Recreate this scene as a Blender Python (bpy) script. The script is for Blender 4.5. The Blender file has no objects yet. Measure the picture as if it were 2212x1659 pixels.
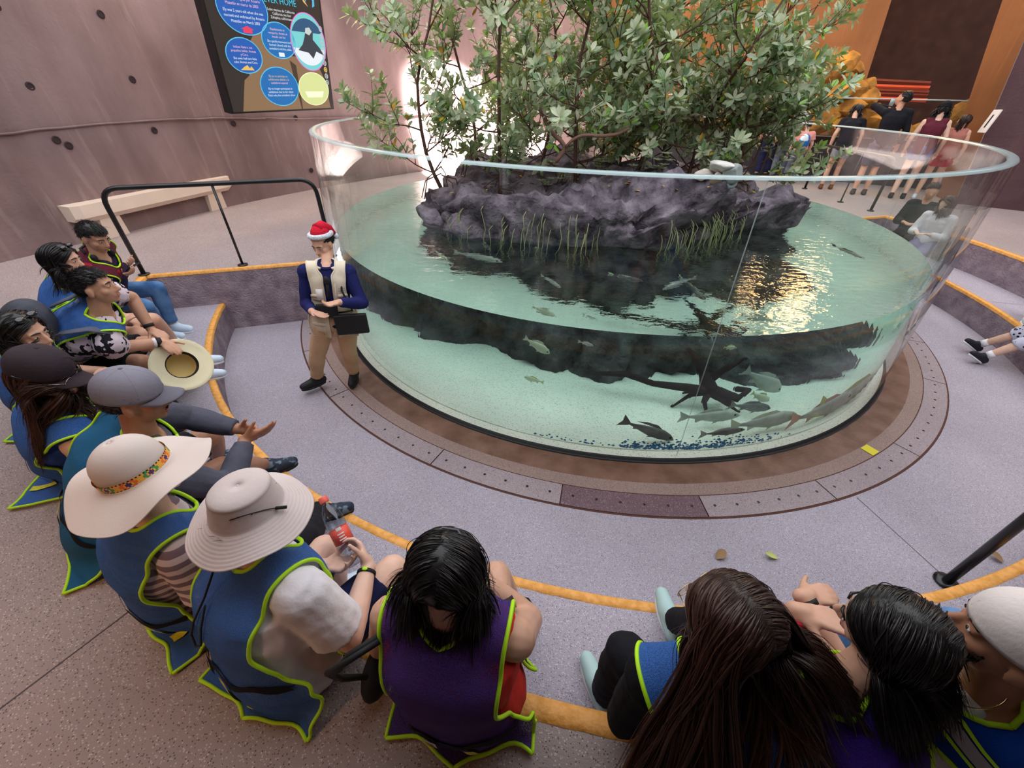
import bpy, bmesh, math, random
import numpy as np
from mathutils import Vector as V, Matrix, noise
from mathutils.bvhtree import BVHTree
random.seed(7)
C = bpy.context.scene.collection
sc = bpy.context.scene
PI = math.pi
R = math.radians

# ---------------------------------------------------------------- camera
FPX, TH, RO, CZ = 869.5, .6353, .0194, 2.5
cam = bpy.data.cameras.new('camera')
cam.sensor_width = 36; cam.lens = FPX / 2212 * 36; cam.clip_start = .02; cam.clip_end = 200
camo = bpy.data.objects.new('camera', cam); C.objects.link(camo)
_X = V((1, 0, 0)); _Y = V((0, math.sin(TH), math.cos(TH))); _F = V((0, math.cos(TH), -math.sin(TH)))
_c, _s = math.cos(RO), math.sin(RO)
_r = _X * _c + _Y * _s; _u = _Y * _c - _X * _s
M = Matrix((( _r.x, _u.x, -_F.x, 0), (_r.y, _u.y, -_F.y, 0), (_r.z, _u.z, -_F.z, CZ), (0, 0, 0, 1)))
camo.matrix_world = M
sc.camera = camo

# ---------------------------------------------------------------- light and view
sc.view_settings.view_transform = 'Standard'; sc.view_settings.look = 'None'
sc.view_settings.gamma = 1; sc.view_settings.use_curve_mapping = False
sc.view_settings.exposure = 0.42
cy = sc.cycles
cy.max_bounces = 12; cy.diffuse_bounces = 3; cy.glossy_bounces = 6; cy.transmission_bounces = 8; cy.transparent_max_bounces = 14
cy.caustics_reflective = True; cy.caustics_refractive = True; cy.blur_glossy = .5
cy.sample_clamp_indirect = 20.0
cy.use_adaptive_sampling = True; cy.adaptive_threshold = .02
w = bpy.data.worlds.new('sky'); sc.world = w; w.use_nodes = True
bg = w.node_tree.nodes['Background']; bg.inputs[0].default_value = (.93, .95, 1.0, 1); bg.inputs[1].default_value = 1.75

def lamp(name, kind, loc, energy, col=(1, 1, 1), aim=None, size=.3, size_y=None, spot=None, blend=.3):
    l = bpy.data.lights.new(name, kind); l.energy = energy; l.color = col
    if kind == 'AREA':
        l.shape = 'RECTANGLE'; l.size = size; l.size_y = size_y or size
    else:
        l.shadow_soft_size = size
    if spot: l.spot_size = R(spot); l.spot_blend = blend
    o = bpy.data.objects.new(name, l); C.objects.link(o); o.location = loc
    if aim is not None: o.rotation_euler = (V(aim) - V(loc)).to_track_quat('-Z', 'Y').to_euler()
    return o

TX, TY = 1.2545, 6.0017          # middle of the round tank; the floor round it is z = 0
RT = 3.575; WZ = 1.125; RIM = 2.13
def tz(z): return .09 * (1 - z / RIM)      # the tank narrows slightly towards its rim
def pol(r, a, z=0.): return V((TX + r * math.cos(R(a)), TY + r * math.sin(R(a)), z))

lamp('sun_shaft', 'SPOT', (-4.5, 3.5, 11.5), 300000, (1, .98, .95), (-.6, 11.7, 1.4), .1, spot=16, blend=.12)
lamp('warm_wash_a', 'SPOT', (7, 10.5, 7.6), 900, (1, .64, .32), (8.5, 17.5, 3.5), .4, spot=95, blend=.8)
lamp('warm_wash_b', 'SPOT', (2.5, 11, 7.8), 500, (1, .64, .32), (3.5, 17, 3.2), .4, spot=90, blend=.8)
lamp('warm_rock', 'SPOT', (9, 12.5, 6.5), 220, (1, .74, .36), (9.2, 15.5, 2), .3, spot=60, blend=.6)
lamp('warm_column', 'SPOT', (9.0, 9.2, 6.8), 380, (1, .6, .25), (10.8, 10.9, 3.0), .3, spot=60, blend=.7)
lamp('warm_floor', 'SPOT', (-2.3, -1.2, 2.95), 80, (1, .50, .24), (-1.9, .25, .75), .25, spot=75, blend=.95)
for lx, le in ((5.4, 45), (8.0, 85), (10.2, 70)):
    lamp('warm_high_lamp', 'AREA', (lx, 13.6, 6.1), le, (1, .60, .26), (2.0 + (lx - 5) * .35, 4.2, 1.1), 1.1, 1.1)
lamp('added_warm_glint', 'AREA', (-4.0, 9.4, 4.6), 60, (1, .55, .18), (-.6, 4.5, 1.1), .45, 1.8)  # added light out of view for an orange reflection on water; no real slot

# ---------------------------------------------------------------- where things stand: a point of the place from the photograph
def ray(u, v):
    x = (u - 1106) / FPX; y = -(v - 829.5) / FPX
    return (_r * x + _u * y + _F).normalized()
def at(u, v, z):
    d = ray(u, v); return V((0, 0, CZ)) + d * ((z - CZ) / d.z)
def refr(d, n, e):
    c = -d.dot(n); k = 1 - e * e * (1 - c * c); return (d * e + n * (e * c - math.sqrt(k))).normalized()
def wtop(u, v, z):               # under water, seen through the surface
    p = at(u, v, WZ); d = refr(ray(u, v), V((0, 0, 1)), 1 / 1.33); return p + d * ((z - WZ) / d.z)
def wside(u, v, dist):           # under water, seen through the curved wall
    o = V((0, 0, CZ)); d = ray(u, v); c = V((TX, TY, 0)); q = o - c
    a = d.x**2 + d.y**2; b = q.x * d.x + q.y * d.y; k = q.x**2 + q.y**2 - (RT + .02)**2
    t = (-b - math.sqrt(max(b * b - a * k, 0))) / a; p = o + d * t
    n = (p - c); n.z = 0; n.normalize(); return p + refr(d, n, 1 / 1.33) * dist

# ---------------------------------------------------------------- materials
MATS = {}
def mat(name, col, rough=.6, spec=.4, metal=0., var=0., vscale=8., bump=0., bscale=40., alpha=1., emit=None, estr=0., col2=None, stretch=None, thr=None, coord='Object', detail=4., bdist=.02):
    if name in MATS: return MATS[name]
    m = bpy.data.materials.new(name); m.use_nodes = True; MATS[name] = m
    nt = m.node_tree; b = nt.nodes['Principled BSDF']; L = nt.links
    b.inputs['Base Color'].default_value = (*col, 1); b.inputs['Roughness'].default_value = rough
    b.inputs['Specular IOR Level'].default_value = spec; b.inputs['Metallic'].default_value = metal
    m.diffuse_color = (*col, 1)
    if var or bump or col2:
        tc = nt.nodes.new('ShaderNodeTexCoord'); mp = nt.nodes.new('ShaderNodeMapping'); L.new(tc.outputs[coord], mp.inputs[0])
        if stretch: mp.inputs['Scale'].default_value = stretch
    if var or col2:
        n = nt.nodes.new('ShaderNodeTexNoise'); n.inputs['Scale'].default_value = vscale; n.inputs['Detail'].default_value = detail
        L.new(mp.outputs[0], n.inputs['Vector'])
        cr = nt.nodes.new('ShaderNodeValToRGB'); L.new(n.outputs['Fac'], cr.inputs[0])
        a = tuple(max(0, c * (1 - var)) for c in col); z = col2 if col2 else tuple(min(1, c * (1 + var)) for c in col)
        if not var: a = col
        lo, hi = thr or (.3, .7)
        cr.color_ramp.elements[0].position = lo; cr.color_ramp.elements[1].position = hi
        cr.color_ramp.elements[0].color = (*a, 1); cr.color_ramp.elements[1].color = (*z, 1)
        L.new(cr.outputs[0], b.inputs['Base Color'])
    if bump:
        n2 = nt.nodes.new('ShaderNodeTexNoise'); n2.inputs['Scale'].default_value = bscale; n2.inputs['Detail'].default_value = 5
        L.new(mp.outputs[0], n2.inputs['Vector'])
        bp = nt.nodes.new('ShaderNodeBump'); bp.inputs['Strength'].default_value = bump; bp.inputs['Distance'].default_value = bdist
        L.new(n2.outputs['Fac'], bp.inputs['Height']); L.new(bp.outputs[0], b.inputs['Normal'])
    if emit: b.inputs['Emission Color'].default_value = (*emit, 1); b.inputs['Emission Strength'].default_value = estr
    if alpha < 1: b.inputs['Alpha'].default_value = alpha
    return m

def terrazzo(name, base, dark, light, scale=130., rough=.75, dens=(.16, .30)):
    if name in MATS: return MATS[name]
    m = bpy.data.materials.new(name); m.use_nodes = True; MATS[name] = m
    nt = m.node_tree; b = nt.nodes['Principled BSDF']; L = nt.links; N = nt.nodes.new
    b.inputs['Roughness'].default_value = rough; b.inputs['Specular IOR Level'].default_value = .35
    tc = N('ShaderNodeTexCoord'); vo = N('ShaderNodeTexVoronoi'); vo.inputs['Scale'].default_value = scale
    L.new(tc.outputs['Object'], vo.inputs['Vector'])
    sx = N('ShaderNodeSeparateColor'); L.new(vo.outputs['Color'], sx.inputs[0])
    r1 = N('ShaderNodeValToRGB'); r1.color_ramp.interpolation = 'CONSTANT'
    e = r1.color_ramp.elements; e[0].color = (*dark, 1); e[1].position = dens[0]; e[1].color = (*base, 1)
    e2 = e.new(1 - dens[1] * .55); e2.color = (*light, 1)
    L.new(sx.outputs[0], r1.inputs[0])
    dm = N('ShaderNodeValToRGB'); dm.color_ramp.elements[0].position = .32; dm.color_ramp.elements[1].position = .5
    L.new(vo.outputs['Distance'], dm.inputs[0])
    mx = N('ShaderNodeMix'); mx.data_type = 'RGBA'; L.new(dm.outputs[0], mx.inputs[0]); L.new(r1.outputs[0], mx.inputs[6]); mx.inputs[7].default_value = (*base, 1)
    no = N('ShaderNodeTexNoise'); no.inputs['Scale'].default_value = .9; no.inputs['Detail'].default_value = 6; L.new(tc.outputs['Object'], no.inputs['Vector'])
    mr = N('ShaderNodeMapRange'); mr.inputs[1].default_value = .3; mr.inputs[2].default_value = .7; mr.inputs[3].default_value = .88; mr.inputs[4].default_value = 1.1
    L.new(no.outputs['Fac'], mr.inputs[0])
    hs = N('ShaderNodeHueSaturation'); L.new(mx.outputs[2], hs.inputs['Color']); L.new(mr.outputs[0], hs.inputs['Value'])
    L.new(hs.outputs[0], b.inputs['Base Color'])
    bp = N('ShaderNodeBump'); bp.inputs['Strength'].default_value = .35; bp.inputs['Distance'].default_value = .004
    L.new(vo.outputs['Distance'], bp.inputs['Height']); L.new(bp.outputs[0], b.inputs['Normal'])
    return m

def concrete(name, c1, c2, c3):
    m = bpy.data.materials.new(name); m.use_nodes = True; MATS[name] = m
    nt = m.node_tree; b = nt.nodes['Principled BSDF']; L = nt.links; N = nt.nodes.new
    b.inputs['Roughness'].default_value = .7; b.inputs['Specular IOR Level'].default_value = .3
    tc = N('ShaderNodeTexCoord')
    def nz(scale, st, det=6):
        mp = N('ShaderNodeMapping'); mp.inputs['Scale'].default_value = st; L.new(tc.outputs['Object'], mp.inputs[0])
        n = N('ShaderNodeTexNoise'); n.inputs['Scale'].default_value = scale; n.inputs['Detail'].default_value = det; L.new(mp.outputs[0], n.inputs['Vector']); return n
    a = nz(.8, (1, 1, .8)); s = nz(1.6, (1.3, 1.3, .25)); g = nz(26, (1, 1, 1)); st = nz(9, (1, 1, .05), 3)
    r1 = N('ShaderNodeValToRGB'); e = r1.color_ramp.elements; e[0].position = .33; e[0].color = (*c1, 1); e[1].position = .68; e[1].color = (*c2, 1)
    ad = N('ShaderNodeMath'); ad.operation = 'MULTIPLY_ADD'; L.new(a.outputs['Fac'], ad.inputs[0]); ad.inputs[1].default_value = .6
    m2 = N('ShaderNodeMath'); m2.operation = 'MULTIPLY'; L.new(s.outputs['Fac'], m2.inputs[0]); m2.inputs[1].default_value = .4
    L.new(m2.outputs[0], ad.inputs[2]); L.new(ad.outputs[0], r1.inputs[0])
    r2 = N('ShaderNodeValToRGB'); e = r2.color_ramp.elements; e[0].position = .60; e[0].color = (0, 0, 0, 1); e[1].position = .78; e[1].color = (.4, .4, .4, 1)
    L.new(st.outputs['Fac'], r2.inputs[0])
    mx = N('ShaderNodeMix'); mx.data_type = 'RGBA'; L.new(r2.outputs[0], mx.inputs[0]); L.new(r1.outputs[0], mx.inputs[6]); mx.inputs[7].default_value = (*c3, 1)
    L.new(mx.outputs[2], b.inputs['Base Color'])
    bp = N('ShaderNodeBump'); bp.inputs['Strength'].default_value = .3; bp.inputs['Distance'].default_value = .02
    L.new(g.outputs['Fac'], bp.inputs['Height']); L.new(bp.outputs[0], b.inputs['Normal'])
    return m

def fres(name, ior, tint, gl_rough=.0, bump=0., bscale=6., scale=(1, 1, 1)):   # clear sheet: lets light through, mirrors by angle
    m = bpy.data.materials.new(name); m.use_nodes = True; MATS[name] = m
    nt = m.node_tree; nt.nodes.clear(); L = nt.links; N = nt.nodes.new
    o = N('ShaderNodeOutputMaterial'); t = N('ShaderNodeBsdfTransparent'); t.inputs[0].default_value = (*tint, 1)
    g = N('ShaderNodeBsdfGlossy'); g.inputs['Roughness'].default_value = gl_rough
    lw = N('ShaderNodeLayerWeight'); lw.inputs[0].default_value = .5; pw = N('ShaderNodeMath'); pw.operation = 'POWER'; pw.inputs[1].default_value = 5
    f = N('ShaderNodeMath'); f.operation = 'MULTIPLY_ADD'; f0 = ((ior - 1) / (ior + 1))**2; f.inputs[1].default_value = .9 - f0; f.inputs[2].default_value = f0; x = N('ShaderNodeMixShader')
    L.new(lw.outputs['Facing'], pw.inputs[0]); L.new(pw.outputs[0], f.inputs[0]); L.new(f.outputs[0], x.inputs[0]); L.new(t.outputs[0], x.inputs[1]); L.new(g.outputs[0], x.inputs[2]); L.new(x.outputs[0], o.inputs[0])
    return m

# ---------------------------------------------------------------- mesh helpers
def mesh_obj(name, verts, faces, m=None, parent=None, smooth=True, mats=None, mi=None):
    me = bpy.data.meshes.new(name); me.from_pydata([tuple(p) for p in verts], [], faces); me.update()
    for x in (mats or ([m] if m else [])): me.materials.append(x)
    if mi is not None: me.polygons.foreach_set('material_index', mi)
    me.polygons.foreach_set('use_smooth', [smooth] * len(me.polygons))
    o = bpy.data.objects.new(name, me); C.objects.link(o)
    if parent is not None: par(o, parent)
    return o
def par(o, p):
    bpy_mw = p.get('_m'); o.parent = p
    o.matrix_parent_inverse = Matrix.Translation(-V(p.location)) if p.location.length else Matrix()
    return o
def tag(o, label=None, cat=None, group=None, kind=None):
    if label: o['label'] = label
    if cat: o['category'] = cat
    if group: o['group'] = group
    if kind: o['kind'] = kind
    return o
def empty(name, loc=(0, 0, 0)):
    o = bpy.data.objects.new(name, None); C.objects.link(o); o.location = loc; o.empty_display_size = .1; return o
def struct(o): o['kind'] = 'structure'; return o

class MB:
    def __init__(s): s.v = []; s.f = []; s.m = []
    def add(s, vs, fs, mi=0):
        b = len(s.v); s.v += [V(p) for p in vs]; s.f += [tuple(b + i for i in f) for f in fs]; s.m += [mi] * len(fs)
    def box(s, lo, hi, X=None, mi=0):
        (a, b, c), (d, e, f) = lo, hi
        vs = [V(p) for p in ((a, b, c), (d, b, c), (d, e, c), (a, e, c), (a, b, f), (d, b, f), (d, e, f), (a, e, f))]
        if X is not None: vs = [X @ p for p in vs]
        s.add(vs, [(0, 3, 2, 1), (4, 5, 6, 7), (0, 1, 5, 4), (1, 2, 6, 5), (2, 3, 7, 6), (3, 0, 4, 7)], mi)
    def rings(s, rs, cap=True, closed=True, mi=0):
        n = len(rs[0]); vs = [p for r in rs for p in r]; fs = []
        for i in range(len(rs) - 1):
            for j in range(n if closed else n - 1):
                k = (j + 1) % n; fs.append((i * n + j, i * n + k, (i + 1) * n + k, (i + 1) * n + j))
        if cap: fs.append(tuple(range(n - 1, -1, -1))); fs.append(tuple((len(rs) - 1) * n + j for j in range(n)))
        s.add(vs, fs, mi)
    def tube(s, pts, rad, n=8, mi=0, cap=True, flat=None):
        pts = [V(p) for p in pts]; rs = []; pn = None
        for i, p in enumerate(pts):
            t = (pts[min(i + 1, len(pts) - 1)] - pts[max(i - 1, 0)])
            if t.length < 1e-9: t = V((0, 0, 1))
            t.normalize()
            if pn is None: a = V((0, 0, 1)) if abs(t.z) < .9 else V((1, 0, 0)); pn = t.cross(a).normalized()
            pn = (pn - t * pn.dot(t))
            if pn.length < 1e-6: pn = t.orthogonal()
            pn.normalize(); q = t.cross(pn)
            r = rad[i] if isinstance(rad, (list, tuple)) else rad
            rs.append([p + pn * r * math.cos(2 * PI * k / n) + q * r * (flat or 1) * math.sin(2 * PI * k / n) for k in range(n)])
        s.rings(rs, cap, True, mi)
    def ell(s, c, rad, Rm=None, nu=14, nv=9, mi=0):
        c = V(c); rs = []
        for i in range(nv + 1):
            ph = -PI / 2 + PI * i / nv; rr = max(math.cos(ph), .02)
            row = [V((rad[0] * rr * math.cos(2 * PI * k / nu), rad[1] * rr * math.sin(2 * PI * k / nu), rad[2] * math.sin(ph))) for k in range(nu)]
            rs.append([c + (Rm @ p if Rm else p) for p in row])
        s.rings(rs, True, True, mi)
    def cap(s, a, b, ra, rb, n=12, mi=0):
        a, b = V(a), V(b); d = b - a
        t = d.normalized() if d.length > 1e-6 else V((0, 0, 1)); u = t.orthogonal().normalized(); q = t.cross(u)
        rs = []
        for ph in (-85, -55, -25, 0): rs.append((a + t * ra * math.sin(R(ph)), ra * math.cos(R(ph))))
        for ph in (0, 25, 55, 85): rs.append((b + t * rb * math.sin(R(ph)), rb * math.cos(R(ph))))
        s.rings([[c + (u * math.cos(2 * PI * k / n) + q * math.sin(2 * PI * k / n)) * r for k in range(n)] for c, r in rs], True, True, mi)
    def grid(s, P, mi=0, mask=None):
        nr, nc = len(P), len(P[0]); fs = []
        for i in range(nr - 1):
            for j in range(nc - 1):
                if mask and not mask(i, j): continue
                fs.append((i * nc + j, i * nc + j + 1, (i + 1) * nc + j + 1, (i + 1) * nc + j))
        s.add([p for r in P for p in r], fs, mi)
    def obj(s, name, m=None, parent=None, smooth=True, mats=None):
        return mesh_obj(name, s.v, s.f, m, parent, smooth, mats, s.m if mats else None)

def lin(c):   # photograph colour (0-255) to linear
    return tuple(((x / 255) / 12.92 if x <= 10 else ((x / 255 + .055) / 1.055) ** 2.4) for x in c)
def arc_pts(r, a0, a1, z, n): return [pol(r, a0 + (a1 - a0) * i / n, z) for i in range(n + 1)]
def interp(tab, x):
    for (a, b), (c, d) in zip(tab, tab[1:]):
        if x <= c:
            t = (x - a) / (c - a) if c > a else 0; t = max(0, min(1, t)); t = t * t * (3 - 2 * t); return b + (d - b) * t
    return tab[-1][1]
def fbm(p, sc_, o=4): return noise.fractal(V(p) * sc_, 1.0, 2.0, o)
def evalmesh(o):
    dg = bpy.context.evaluated_depsgraph_get(); me = bpy.data.meshes.new_from_object(o.evaluated_get(dg)); return me
def fuse(mb, vox, sm=4, fac=.5):
    """one continuous skin round all the solids of mb"""
    me = bpy.data.meshes.new('t'); me.from_pydata([tuple(p) for p in mb.v], [], mb.f); me.update()
    o = bpy.data.objects.new('t', me); C.objects.link(o)
    r = o.modifiers.new('r', 'REMESH'); r.mode = 'VOXEL'; r.voxel_size = vox; r.adaptivity = 0; r.use_smooth_shade = True
    if sm: q = o.modifiers.new('s', 'SMOOTH'); q.iterations = sm; q.factor = fac
    out = evalmesh(o); bpy.data.objects.remove(o); bpy.data.meshes.remove(me); return out
def link(name, me, m, parent=None):
    me.materials.clear(); me.materials.append(m); me.name = name
    o = bpy.data.objects.new(name, me); C.objects.link(o)
    if parent is not None: par(o, parent)
    return o
# ================================================================ THE PLACE
A0, A1 = -162., 17.           # the sunken floor round the tank runs between these two directions
R1, Z1 = 5.0, .34             # first kerb, on which feet rest
R2, Z2 = 5.62, .75            # seat edge and the upper floor
T_floor = terrazzo('terrazzo_grey', lin((166, 158, 168)), lin((96, 88, 100)), lin((212, 206, 214)), 190)
T_up = terrazzo('terrazzo_upper', lin((162, 146, 143)), lin((98, 84, 80)), lin((206, 194, 190)), 170)
T_slab = terrazzo('terrazzo_slab', lin((158, 143, 146)), lin((74, 64, 68)), lin((190, 180, 184)), 200)
T_dark = terrazzo('terrazzo_dark_slab', lin((112, 88, 94)), lin((60, 46, 50)), lin((170, 150, 156)), 170)
M_riser = mat('riser_plaster', lin((134, 116, 128)), .8, .3, var=.18, vscale=7, bump=.9, bscale=45, col2=lin((164, 146, 152)))
M_orange = mat('orange_paint', lin((232, 160, 66)), .55, .4, var=.12, vscale=30, bump=.2, bscale=80, col2=lin((240, 172, 92)), thr=(.35, .6))
M_brown = mat('rusty_plinth', lin((112, 76, 56)), .45, .5, var=.25, vscale=5, bump=.15, bscale=50, col2=lin((134, 100, 84)))
M_rust = mat('rust_line', lin((86, 50, 38)), .8)
M_black = mat('black_paint', lin((26, 24, 26)), .35, .5)
M_gasket = mat('gasket', (.008, .008, .009), .5)

def sector(name, rin, rout, a0, a1, z, m, n=96, nr=3):
    b = MB(); b.grid([arc_pts(rin + (rout - rin) * i / nr, a0, a1, z, n) for i in range(nr + 1)])
    # upward normals
    o = b.obj(name, m, smooth=False)
    o.data.flip_normals() if o.data.polygons[0].normal.z < 0 else None
    return struct(o)
def wallarc(name, r, a0, a1, z0, z1, m, n=96, rt=None):
    b = MB(); b.grid([arc_pts(r, a0, a1, z0, n), arc_pts(rt or r, a0, a1, z1, n)]); return struct(b.obj(name, m))
sector('floor_sunken', 4.22, R1, A0, A1, 0, T_floor)
sector('floor_tread', R1 + .045, R2, A0, A1, Z1, T_floor)
wallarc('wall_kerb', R1, A0, A1, 0, Z1 - .004, M_riser)
wallarc('wall_seat_riser', R2, A0, A1, Z1, Z2 - .004, M_riser)
# painted nosings, worn at the edge
def nosing(name, r, z, wd, a0, a1):
    b = MB(); n = 260; rows = []
    for k, (dr, dz) in enumerate(((-.004, -.035), (-.002, -.004), (.004, .002), (wd * .5, .003), (wd, .002), (wd + .004, -.006))):
        row = []
        for i in range(n + 1):
            a = a0 + (a1 - a0) * i / n; j = noise.noise(V((a * 2.1, k * 1.7, r))) * .006 if k in (0, 4, 5) else 0
            row.append(pol(r + dr + j, a, z + dz))
        rows.append(row)
    b.grid(rows); return struct(b.obj(name, M_orange))
nosing('trim_1', R1, Z1, .052, A0, A1)
nosing('trim_2', R2, Z2, .07, A0, A1)
# upper floor: everything beyond the seat edge, and up to the tank behind
b = MB()
b.grid([arc_pts(r, A0, A1, Z2, 96) for r in (R2 + .06, 7, 9, 12, 16)])
b.grid([arc_pts(r, A1, A0 + 360, Z2, 96) for r in (RT + .07, 4.5, 6, 8, 12, 16)])
o = struct(b.obj('floor_upper', T_up, smooth=False))
if o.data.polygons[0].normal.z < 0: o.data.flip_normals()
for k, a in enumerate((A0, A1)):   # the two straight end walls
    b = MB(); q0, q1 = pol(RT + .10, a), pol(R2 + .06, a); n = 20
    b.grid([[q0.lerp(q1, i / n) + V((0, 0, z)) for i in range(n + 1)] for z in (0, .2, .4, .6, Z2 - .004)])
    struct(b.obj('wall_end_left' if k == 0 else 'wall_end_right', M_riser))
    b = MB(); nrm = V((-math.sin(R(a)), math.cos(R(a)), 0)) * (1 if k else -1)
    b.grid([[q0.lerp(q1, i / n) + nrm * d + V((0, 0, z)) for i in range(n + 1)] for d, z in ((-.004, Z2 - .03), (-.002, Z2), (.02, Z2 + .003), (.04, Z2 + .002))])
    struct(b.obj('trim_%d' % (3 + k), M_orange))
# thin joints in the floors
def joint(name, pts, wd=.006, m=M_rust):
    b = MB(); P = [[], []]
    for i, p in enumerate(pts):
        t = (pts[min(i + 1, len(pts) - 1)] - pts[max(i - 1, 0)]).normalized(); nn = V((-t.y, t.x, 0))
        P[0].append(p + nn * wd / 2); P[1].append(p - nn * wd / 2)
    b.grid(P); return struct(b.obj(name, m))
M_joint = mat('joint_dark', lin((92, 84, 92)), .9)
for k, a in enumerate((-150, -128, -106.5, -86, -68, -40, -12)):
    joint('floor_joint', [pol(R1 + .08, a, Z1 + .002), pol(R2, a, Z1 + .002)], .004, M_joint)
joint('floor_joint', [pol(R2 + .1, -118, Z2 + .002), pol(9, -119, Z2 + .002)], .005, M_joint)
joint('floor_joint', [pol(4.24, -70.5, .002), pol(R1, -71.5, .002)], .004, M_joint)

# ring round the tank: rusty gutter strip and the drilled drain slabs
sector('floor_gutter', RT + .08, 3.90, A0, A1, .004, M_brown)
sector('floor_gutter_edge', 3.90, 4.01, A0, A1, .004, terrazzo('terrazzo_gutter', lin((150, 126, 118)), lin((70, 52, 46)), lin((180, 160, 150)), 200))
cuts = [A0, -150.6, -136.5, -117, -102.1, -87.3, -72.8, -57.6, -36, -22, -8, A1]
hole = MB()
for i, (a, c) in enumerate(zip(cuts, cuts[1:])):
    g = .06
    sl = MB(); n = 14
    rows = [arc_pts(r, a + g, c - g, z, n) for r, z in ((4.018, -.02), (4.018, .006), (4.205, .006), (4.205, -.02))]
    sl.grid(rows)
    so = sl.obj('drain_slab', T_dark if i == 4 else T_slab, smooth=False)
    if so.data.polygons[n].normal.z < 0: so.data.flip_normals()
    tag(so, 'drilled terrazzo drain slab ' + ['beyond the guide against the left end wall', 'partly under the feet of the guide', 'right of the guide, curving down towards the front', 'grey, fourth from the left end of the ring', 'dark mauve, the only dark one in the ring', 'grey, just right of the dark mauve one', 'beside the small yellow sticker, on its left', 'beside the yellow sticker, on its right', 'on the far right curve of the ring', 'behind the right side of the tank', 'hidden behind the tank near the right end wall'][i], 'drain slab', 'drain slabs round the tank')
    hb = MB(); nh = max(4, round((c - a) / 2.45))
    for k in range(nh):
        p = pol(4.11, a + (c - a) * (k + .5) / nh, .0075)
        hb.add([p + V((.011 * math.cos(t * PI / 5), .011 * math.sin(t * PI / 5), 0)) for t in range(10)], [tuple(range(10))])
    par(hb.obj('drain_hole', M_black), so)
sector('floor_groove', 4.008, 4.022, A0, A1, .0, M_rust); sector('floor_groove', 4.203, 4.222, A0, A1, .0, M_rust)
sector('floor_bed', 4.0, 4.23, A0, A1, -.006, M_rust)

# ---- left curved concrete wall
M_conc = concrete('concrete_mauve', lin((98, 76, 74)), lin((152, 128, 126)), lin((176, 154, 148)))
W = [(-7.6, -4.5), (-7.3, -2), (-6.9, .8), (-6.45, 3.0), (-6.02, 4.57), (-5.57, 5.7), (-5.01, 7.36), (-4.3, 8.7), (-3.3, 10.2), (-1.9, 11.9), (-.2, 13.4), (1.4, 14.5), (2.6, 15.2)]
def spl(tab, t):
    n = len(tab) - 1; x = max(0, min(n - 1e-6, t * n)); i = int(x); f = x - i
    p = [V((*tab[max(0, min(n, i + k))], 0)) for k in (-1, 0, 1, 2)]
    return .5 * ((2 * p[1]) + (p[2] - p[0]) * f + (2 * p[0] - 5 * p[1] + 4 * p[2] - p[3]) * f * f + (3 * p[1] - p[0] - 3 * p[2] + p[3]) * f**3)
def wall_pt(t, z, lean=.09):
    p = spl(W, t); q = spl(W, t + .004) - spl(W, t - .004); nn = V((-q.y, q.x, 0)).normalized()
    return p + nn * (z - Z2) * lean + V((0, 0, z)), -nn
b = MB(); NT = 150; zs = [Z2 - .02 + i * .22 for i in range(26)]
SEAM = 1.98
rows = []
for z in zs:
    row = []
    for i in range(NT + 1):
        p, nn = wall_pt(i / NT, z); row.append(p + nn * fbm((p.x, p.y, z), .6) * .03)
    rows.append(row)
b.grid(rows); wl = struct(b.obj('wall_left', M_conc))
b = MB(); jb = MB()
pts = [wall_pt(i / NT, SEAM + .05 * math.sin(i * .11) + .012 * noise.noise(V((i * .4, 0, 0)))) for i in range(NT + 1)]
b.tube([p + n * .022 for p, n in pts], .014, 6); struct(b.obj('wall_left_seam', M_conc)).parent = None
M_hole = mat('tie_hole_dark', lin((58, 42, 44)), .9)
def wallhit(u, v):     # where the sight line meets the leaning wall
    d = ray(u, v); best = None
    for i in range(NT * 4):
        for side in (0,):
            p = spl(W, i / (NT * 4)); l = math.hypot(d.x, d.y)
            cr = (p.x * d.y - p.y * d.x) / l
            if best is None or abs(cr) < best[0]: best = (abs(cr), i / (NT * 4), p.xy.length / l)
    t = best[1]; z = CZ + d.z * best[2]; return t, z
for (u, v) in ((78, 187), (302, 172), (345, 282), (132, 303), (513, 267), (645, 255), (672, 368), (242, 30), (160, 315), (12, 12)):
    t, z = wallhit(u, v); p, nn = wall_pt(t, z); hb = MB(); Q = nn.to_track_quat('Z', 'Y').to_matrix()
    rr = [[p + nn * d + Q @ V((r * math.cos(k * PI / 7), r * math.sin(k * PI / 7), 0)) for k in range(14)] for r, d in ((.045, .018), (.034, .03), (.024, .022))]
    hb.rings(rr, False); hb.add(rr[-1], [tuple(range(14))])
    ho = hb.obj('tie_hole', M_hole); ho['kind'] = 'structure'; ho.parent = wl
# ================================================================ THE TANK
M_glass = fres('clear_acrylic', 1.35, (.965, .985, .98))
M_rimglass = mat('acrylic_edge', lin((190, 214, 214)), .12, .8)
M_rimglass.node_tree.nodes['Principled BSDF'].inputs['Alpha'].default_value = .62
tank = empty('aquarium_tank', (TX, TY, 0)); tag(tank, 'large round clear acrylic tank rising from the sunken floor', 'aquarium tank')
RI = RT - .07
def cyl(r, z0, z1, n=180):
    return [[V((TX + (r + tz(z)) * math.cos(2 * PI * k / n), TY + (r + tz(z)) * math.sin(2 * PI * k / n), z)) for k in range(n)] for z in (z0, z1)]
for nm, r in (('outer_face', RT), ('inner_face', RI)):
    b = MB(); b.rings(cyl(r, .03 if r == RT else WZ + .012, RIM - .012), False); b.obj('acrylic_wall', M_glass, tank)
b = MB(); n = 180
prof = [(RI - .001, RIM - .016), (RI + .006, RIM - .004), (RI + .014, RIM), (RT - .014, RIM), (RT - .006, RIM - .004), (RT + .001, RIM - .016)]
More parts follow.
